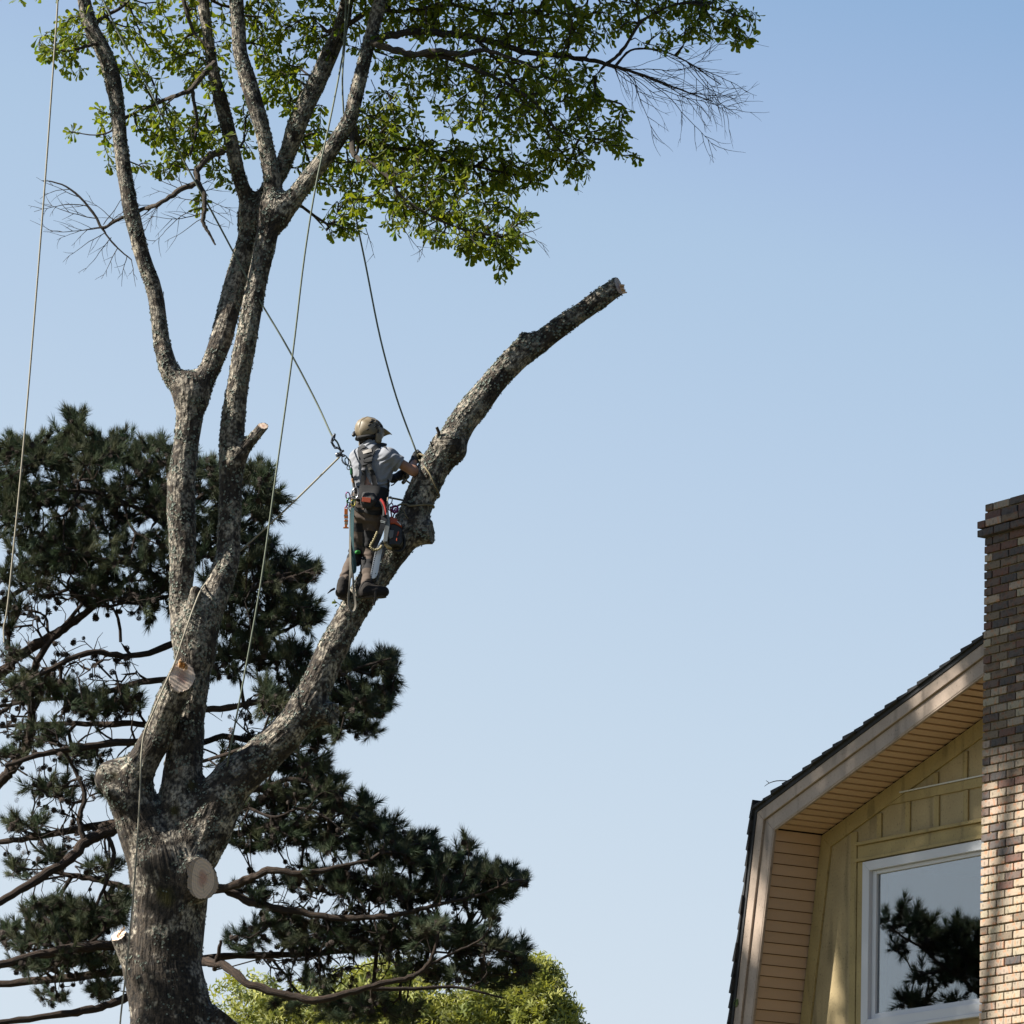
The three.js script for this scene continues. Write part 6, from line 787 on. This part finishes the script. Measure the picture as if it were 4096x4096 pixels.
function carabiner(label, c, dir, mat, L = .055, group) { const o = thing('carabiner', label, 'carabiner', c, group); part('frame', local(ringGeo(c, L, L * .55, .0055, dir), o), mat, o); const d = dir.clone().normalize(), e = V(0, 0, 1).sub(d.clone().multiplyScalar(d.z)).normalize().cross(d); part('gate', local(tube([c.clone().addScaledVector(e, L * .56).addScaledVector(d, -L * .35), c.clone().addScaledVector(e, L * .56).addScaledVector(d, L * .35)], [.0085, .0085], 8), o), steel, o); return o; }
{ // rope grab: a chain of black links that bends round the line
  const o = thing('rope_grab', 'black mechanical rope grab of riveted links on the climbing line', 'climbing device', pa(340, 590, -.12));
  const P = [[312, 415], [285, 455], [300, 480], [268, 520], [290, 560], [318, 600], [360, 602], [392, 628], [402, 660], [430, 645], [352, 700], [392, 700], [438, 712]], link = (a, b, w = .013) => { const A = pa(a[0], a[1], -.125), B = pa(b[0], b[1], -.125), d = B.clone().sub(A), L = d.length(); const g = new RoundedBoxGeometry(L + w * 1.6, w * 1.7, .022, 2, w * .6); g.applyMatrix4(new THREE.Matrix4().makeRotationZ(Math.atan2(d.y, d.x)).setPosition(A.clone().lerp(B, .5))); part('link', local(g, o), blackMetal, o); };
  [[0, 1], [0, 2], [1, 3], [2, 3], [3, 4], [4, 5], [5, 6], [6, 7], [7, 8], [8, 9], [8, 11], [10, 11], [11, 12]].forEach(([a, b], i) => link(P[a], P[b], i > 9 ? .016 : .0125));
  for (const q of [0, 1, 2, 3, 5, 6, 8, 10, 12]) { const g = new THREE.CylinderGeometry(.007, .007, .03, 10); g.rotateX(Math.PI / 2); const c = pa(P[q][0], P[q][1], -.125); g.translate(c.x, c.y, c.z); part('rivet', local(g, o), steel, o); }
  const r1 = ringGeo(pa(365, 700, -.125), .022, .018, .008, V(1, .1, 0)); part('pulley', local(r1, o), steel, o);
}
carabiner('dark carabiner just under the black rope grab', pa(462, 775, -.11), V(-.45, 1, 0), blackMetal, .05, 'carabiners on the climbing line');
carabiner('green carabiner between rope grab and shoulder', pa(497, 800, -.10), V(-.5, 1, 0), greenAl, .042, 'carabiners on the climbing line');
{ const o = thing('swivel', 'green swivel beside the left shoulder blade', 'swivel', pa(545, 935, -.1)); const c = [pa(545, 905, -.1), pa(548, 965, -.1)]; part('body', local(geoOf(skinMesh([C(c[0], c[1], .015, .015)], { k: .01, cell: .004 })), o), greenAl, o); part('shackle', local(ringGeo(pa(505, 882, -.1), .018, .014, .005, V(-.3, 1, 0)), o), steel, o); part('shackle', local(ringGeo(pa(535, 865, -.1), .016, .012, .005, V(.3, 1, 0)), o), steel, o); part('strap', local(tube([c[1], pa(558, 1010, -.08), pa(572, 1060, -.07), pa(590, 1150, -.08), pa(600, 1230, -.1)], [.010, .011, .011, .010, .009], 6, { smooth: 3 }), o), blackWeb, o); part('clip', local(geoOf(skinMesh([C(pa(563, 1050, -.1), pa(575, 1085, -.1), .012, .012)], { k: .01, cell: .004 })), o), std(.18, .08, .02, .6), o); }
const rackG = 'gear clipped at the left hip';
carabiner('purple carabiner at the left hip above the orange adjuster', pa(497, 1275, -.08), V(-.1, 1, 0), purpleAl, .034); carabiner('grey carabiner high on the left side of the belt', pa(600, 1240, -.15), V(.2, 1, 0), steel, .055); carabiner('green carabiner at the left hip', pa(545, 1330, -.14), V(.9, .4, 0), greenAl, .045); carabiner('blue carabiner in the hip cluster', pa(520, 1370, -.13), V(0, 1, 0), blueAl, .04); carabiner('yellow carabiner in the hip cluster', pa(575, 1370, -.14), V(.1, 1, 0), yellowAl, .034); carabiner('second green carabiner, lowest in the hip cluster', pa(545, 1430, -.13), V(.1, 1, 0), greenAl, .042);
{ const o = thing('adjuster', 'orange adjuster with a T shaped foot hanging at the left hip', 'climbing device', pa(470, 1600, -.06)); const box = (x, y, w, h, m, nm, t = .02) => { const g = new RoundedBoxGeometry(w * ZM, h * ZM, t, 2, .003), c = pa(x, y, -.07); g.translate(c.x, c.y, c.z); part(nm, local(g, o), m, o); };
  part('cord', local(tube([pa(500, 1320, -.07), pa(488, 1390, -.07), pa(472, 1440, -.07)], [.006, .006, .006], 6, { smooth: 3 }), o), purpleAl, o); part('ring', local(ringGeo(pa(472, 1450, -.07), .014, .011, .005, V(0, 1, 0)), o), std(.25, .02, .03, .4), o);
  box(472, 1500, 50, 80, orangeAl, 'block'); box(470, 1555, 60, 20, std(.12, .12, .12, .5), 'clamp'); box(473, 1582, 56, 26, orangeAl, 'block'); box(473, 1612, 46, 18, std(.12, .12, .12, .5), 'clamp'); box(473, 1630, 58, 18, orangeAl, 'block'); box(474, 1662, 48, 38, std(.16, .13, .09, .5), 'clamp'); box(470, 1700, 34, 44, orangeAl, 'block'); box(470, 1725, 76, 18, orangeAl, 'foot'); }
function ribbon(pts, w, thick, n0 = V(0, 0, 1), smooth = 6, twist = 0) { const c = new THREE.CatmullRomCurve3(pts, false, 'centripetal'), n = (pts.length - 1) * smooth, pos = [], idx = []; for (let i = 0; i <= n; i++) { const p = c.getPoint(i / n), t = c.getTangent(i / n), s = t.clone().cross(n0.clone().applyAxisAngle(t, twist * Math.sin(i / n * 9))).normalize(), m = s.clone().cross(t).normalize(), ww = Array.isArray(w) ? lerp(w[0], w[1], i / n) : w; for (const [a, b] of [[-1, -1], [1, -1], [1, 1], [-1, 1]]) { const q = p.clone().addScaledVector(s, a * ww / 2).addScaledVector(m, b * thick / 2); pos.push(q.x, q.y, q.z); } } for (let i = 0; i < n; i++) for (let k = 0; k < 4; k++) { const a = i * 4 + k, e = i * 4 + (k + 1) % 4; idx.push(a, e, a + 4, e, e + 4, a + 4); } idx.push(0, 2, 1, 0, 3, 2); const e = n * 4; idx.push(e, e + 1, e + 2, e, e + 2, e + 3); const g = new THREE.BufferGeometry(); g.setAttribute('position', new THREE.Float32BufferAttribute(pos, 3)); g.setIndex(idx); const q = g.toNonIndexed(); q.computeVertexNormals(); return q; }
{ const o = thing('sling', 'long tan webbing sling hanging from the hip past the left boot', 'sling', pb(540, 800, -.16)); part('webbing', local(ribbon([pb(535, 190, -.15), pb(531, 450, -.17), pb(527, 650, -.18), pb(532, 850, -.19), pb(530, 1050, -.19), pb(515, 1250, -.19), pb(503, 1400, -.18), pb(522, 1530, -.17), pb(562, 1572, -.16), pb(600, 1500, -.15), pb(590, 1350, -.15), pb(575, 1200, -.15), pb(566, 1030, -.15), pb(553, 850, -.15), pb(540, 600, -.15), pb(545, 300, -.14)], .019, .004, V(.15, 0, 1), 8, .5), o), tanWeb, o); }
{ const o = thing('sling', 'folded dark teal sling hanging at the left thigh, shorter one', 'sling', pb(565, 500, -.17)); part('webbing', local(ribbon([pb(562, 110, -.15), pb(556, 400, -.175), pb(560, 620, -.18), pb(578, 800, -.175), pb(598, 930, -.16), pb(588, 1010, -.15), pb(563, 1012, -.15), pb(552, 850, -.155), pb(556, 600, -.155), pb(570, 300, -.15)], [.034, .022], .005, V(-.1, 0, 1), 8, .25), o), tealWeb, o); }
{ // hand saw in its scabbard
  const o = thing('hand_saw', 'pruning saw with red and black grip in a black scabbard at the right hip', 'saw', pa(1010, 1560, -.2));
  part('grip', local(tube([pa(955, 1335, -.2), pa(990, 1390, -.21), pa(1012, 1460, -.21), pa(1010, 1560, -.21)], [.016, .020, .021, .019], 10, { smooth: 4 }), o), std(.014, .014, .015, .6), o); part('grip_inlay', local(tube([pa(958, 1322, -.215), pa(1002, 1385, -.225), pa(1026, 1460, -.225), pa(1030, 1540, -.222)], [.012, .014, .012, .008], 8, { smooth: 4 }), o), std(.42, .035, .028, .5), o);
  part('scabbard', local(ribbon([pa(1008, 1545, -.2), pa(1000, 1640, -.21), pb(975, 400, -.215), pb(935, 520, -.21), pb(880, 650, -.2), pb(835, 740, -.19)], [.058, .030], .020, V(0, 0, 1), 6), o), std(.012, .012, .014, .6), o);
  for (const k of [0, 1]) part('stripe', local(ribbon([pa(955, 1622 + k * 20, -.223), pa(1022, 1640 + k * 18, -.223)], .006, .003, V(0, 0, 1), 2), o), std(.5, .52, .5, .4), o);
}
{ // chainsaw
  const o = thing('chainsaw', 'small orange and black chainsaw hanging at the hip, bar pointing down', 'chainsaw', pb(1080, 450, -.1));
  const prism = (pts, z0, z1, bev = .004) => { const c = pb(0, 0, 0), sh = new THREE.Shape(pts.map(([x, y]) => { const p = pb(x, y, 0); return new THREE.Vector2(p.x, p.y); })), g = new THREE.ExtrudeGeometry(sh, { depth: z1 - z0 - 2 * bev, bevelEnabled: true, bevelSize: bev, bevelThickness: bev, bevelOffset: -bev, bevelSegments: 2 }); const zc = -(PZ); g.translate(0, 0, zc - z1 + bev); return g; };
  const orange = std(.40, .062, .022, .45), black = std(.014, .014, .016, .5), grey = std(.22, .235, .235, .5);
  part('top_cover', local(prism([[1092, 282], [1130, 296], [1185, 312], [1258, 408], [1240, 424], [1160, 385], [1088, 390]].reverse(), -.17, -.03, .010), o), orange, o); part('badge', local(prism([[1188, 352], [1200, 350], [1252, 398], [1246, 414]].reverse(), -.176, -.168, .001), o), std(.5, .45, .42, .5), o);
  part('housing', local(prism([[1086, 386], [1160, 378], [1242, 424], [1270, 480], [1272, 640], [1240, 690], [1150, 680], [1072, 690], [1066, 560], [1090, 470]].reverse(), -.155, -.02, .012), o), black, o);
  part('side_plate', local(prism([[1045, 285], [1090, 288], [1096, 420], [1072, 560], [1060, 640], [1000, 650], [1012, 480], [1030, 380]].reverse(), -.18, -.12, .006), o), grey, o); part('side_plate', local(prism([[1090, 470], [1150, 480], [1140, 575], [1095, 600], [1070, 560]].reverse(), -.168, -.150, .006), o), std(.15, .155, .16, .5), o);
  part('switch', local(prism([[1205, 492], [1224, 500], [1205, 560], [1192, 556]].reverse(), -.172, -.15, .003), o), orange, o); part('switch', local(prism([[1185, 590], [1198, 590], [1196, 630], [1182, 628]].reverse(), -.172, -.15, .003), o), orange, o);
  part('handle', local(tube([pb(1262, 470, -.06), pb(1290, 560, -.05), pb(1285, 660, -.05), pb(1230, 720, -.06), pb(1150, 712, -.07)], [.012, .013, .013, .013, .012], 8, { smooth: 4 }), o), black, o); part('front_guard', local(prism([[1012, 668], [1040, 662], [1120, 716], [1112, 732], [1060, 722]].reverse(), -.17, -.10, .004), o), std(.36, .27, .12, .6), o);
  const bar = [[925, 690], [1000, 680], [985, 770], [960, 900], [935, 1040], [915, 1110], [885, 1150], [850, 1155], [828, 1135], [826, 1080], [850, 950], [880, 800]]; part('guide_bar', local(prism(bar.slice().reverse(), -.168, -.160, .001), o), std(.56, .58, .60, .35, { metalness: .35 }), o);
  // chain: cutters along the rim of the bar
  const rim = new THREE.CatmullRomCurve3(bar.map(([x, y]) => pb(x, y, -.164)), true, 'centripetal'), cut = new THREE.BoxGeometry(.011, .010, .010), list = []; for (let i = 0; i < 62; i++) { const t = i / 62, p = rim.getPoint(t), d = rim.getTangent(t), g = cut.clone(); g.applyMatrix4(new THREE.Matrix4().makeRotationZ(Math.atan2(d.y, d.x) + (i % 2 ? .25 : -.2)).setPosition(p)); list.push(g); } const ch = part('chain', local(merge(list), o), std(.10, .10, .105, .45, { metalness: .6 }), o); ch.userData.kind = 'stuff';
  const hole = new THREE.CylinderGeometry(.005, .005, .002, 12); hole.rotateX(Math.PI / 2); const hc = pb(886, 1033, -.1705); hole.translate(hc.x, hc.y, hc.z); part('hole', local(hole, o), black, o);
  part('hook', local(tube([pa(1058, 1300, -.12), pa(1050, 1400, -.13), pa(1056, 1500, -.14), pa(1070, 1610, -.15)], [.006, .007, .010, .009], 7, { smooth: 4 }), o), std(.30, .26, .20, .4, { metalness: .6 }), o); part('strap', local(tube([pa(1090, 1440, -.12), pa(1105, 1520, -.13), pa(1118, 1610, -.13)], [.007, .007, .007], 6, { smooth: 3 }), o), std(.22, .02, .03, .6), o);
}
{ // coiled saw lanyard
  const o = thing('lanyard', 'curly tan elastic lanyard looped from scabbard to chainsaw', 'lanyard', pb(870, 620, -.22)); const c = new THREE.CatmullRomCurve3([[910, 450], [885, 510], [850, 580], [815, 645], [850, 690], [905, 700], [955, 672], [975, 640]].map(([x, y]) => pb(x, y, -.225))), P = [], R = []; for (let i = 0; i <= 150; i++) { const t = i / 150, p = c.getPoint(t), d = c.getTangent(t), a = i * .75, s = d.clone().cross(V(0, 0, 1)); P.push(p.addScaledVector(s, Math.cos(a) * .006).add(V(0, 0, Math.sin(a) * .006))); R.push(.0075 + .002 * Math.sin(i * 1.9)); } part('cord', local(tube(P, R, 6), o), std(.30, .26, .15, .9), o); }
{ const o = thing('pulley', 'small purple pulley on the lanyard at the right hip', 'pulley', pa(1160, 1460, -.1)); const disk = (x, y, R, t, m, nm, dd) => { const g = new THREE.CylinderGeometry(R, R, t, 22); g.rotateX(Math.PI / 2); const c = pa(x, y, dd); g.translate(c.x, c.y, c.z); part(nm, local(g, o), m, o); }; part('cheek', local(ringGeo(pa(1160, 1465, -.1), .032, .026, .010, V(.3, 1, 0)), o), purpleAl, o); disk(1170, 1475, .018, .02, purpleAl, 'sheave', -.1); disk(1170, 1475, .007, .03, steel, 'axle', -.1); disk(1125, 1490, .014, .02, purpleAl, 'swivel', -.09); part('cord', local(tube([pa(1165, 1510, -.08), pa(1140, 1545, -.07), pa(1130, 1590, -.06)], [.008, .007, .007], 6, { smooth: 3 }), o), blackWeb, o); }
carabiner('blue steel carabiner at the right hip beside the saw grip', pa(1085, 1345, -.1), V(.25, 1, 0), steel, .04); carabiner('purple carabiner holding the pulley', pa(1098, 1430, -.1), V(.35, 1, 0), purpleAl, .034);
{ const o = thing('tether', 'thin black tether hanging under the left glove', 'cord', pa(1150, 1100, .3)); part('cord', local(tube([pa(1200, 1062, .31), pa(1170, 1085, .3), pa(1135, 1118, .3), pa(1102, 1132, .3)], [.004, .006, .006, .006], 6, { smooth: 4 }), o), blackWeb, o); }
{ // a sprig that grows from the limb under the left boot
  const o = part('twig', local(tube([pb(440, 1510, .05), pb(390, 1480, 0), pb(345, 1440, -.02), pb(310, 1415, -.03)], [.004, .0035, .003, .002], 5, { smooth: 4 }), oak), woodMat, oak); o.updateMatrixWorld(true);
  const lf = new THREE.Shape(); lf.moveTo(0, 0); lf.bezierCurveTo(.016, .015, .016, .04, 0, .055); lf.bezierCurveTo(-.014, .04, -.014, .015, 0, 0); const lg = new THREE.ShapeGeometry(lf, 6), lm = phys(.25, .30, .04, .85, { transmission: .45, thickness: 0, side: THREE.DoubleSide }); for (const [x, y, a, s] of [[345, 1442, 1.5, 1], [340, 1445, 1.25, .9], [350, 1470, 2.2, .6], [322, 1425, .6, .5], [330, 1430, 1.9, .8]]) { const g = lg.clone(); g.applyMatrix4(new THREE.Matrix4().makeRotationFromEuler(new THREE.Euler(.5, .3, a)).scale(V(s, s, s)).setPosition(pb(x, y, -.02))); part('leaf', local(g, o), lm, o); }
}
renderer.render(scene, camera);
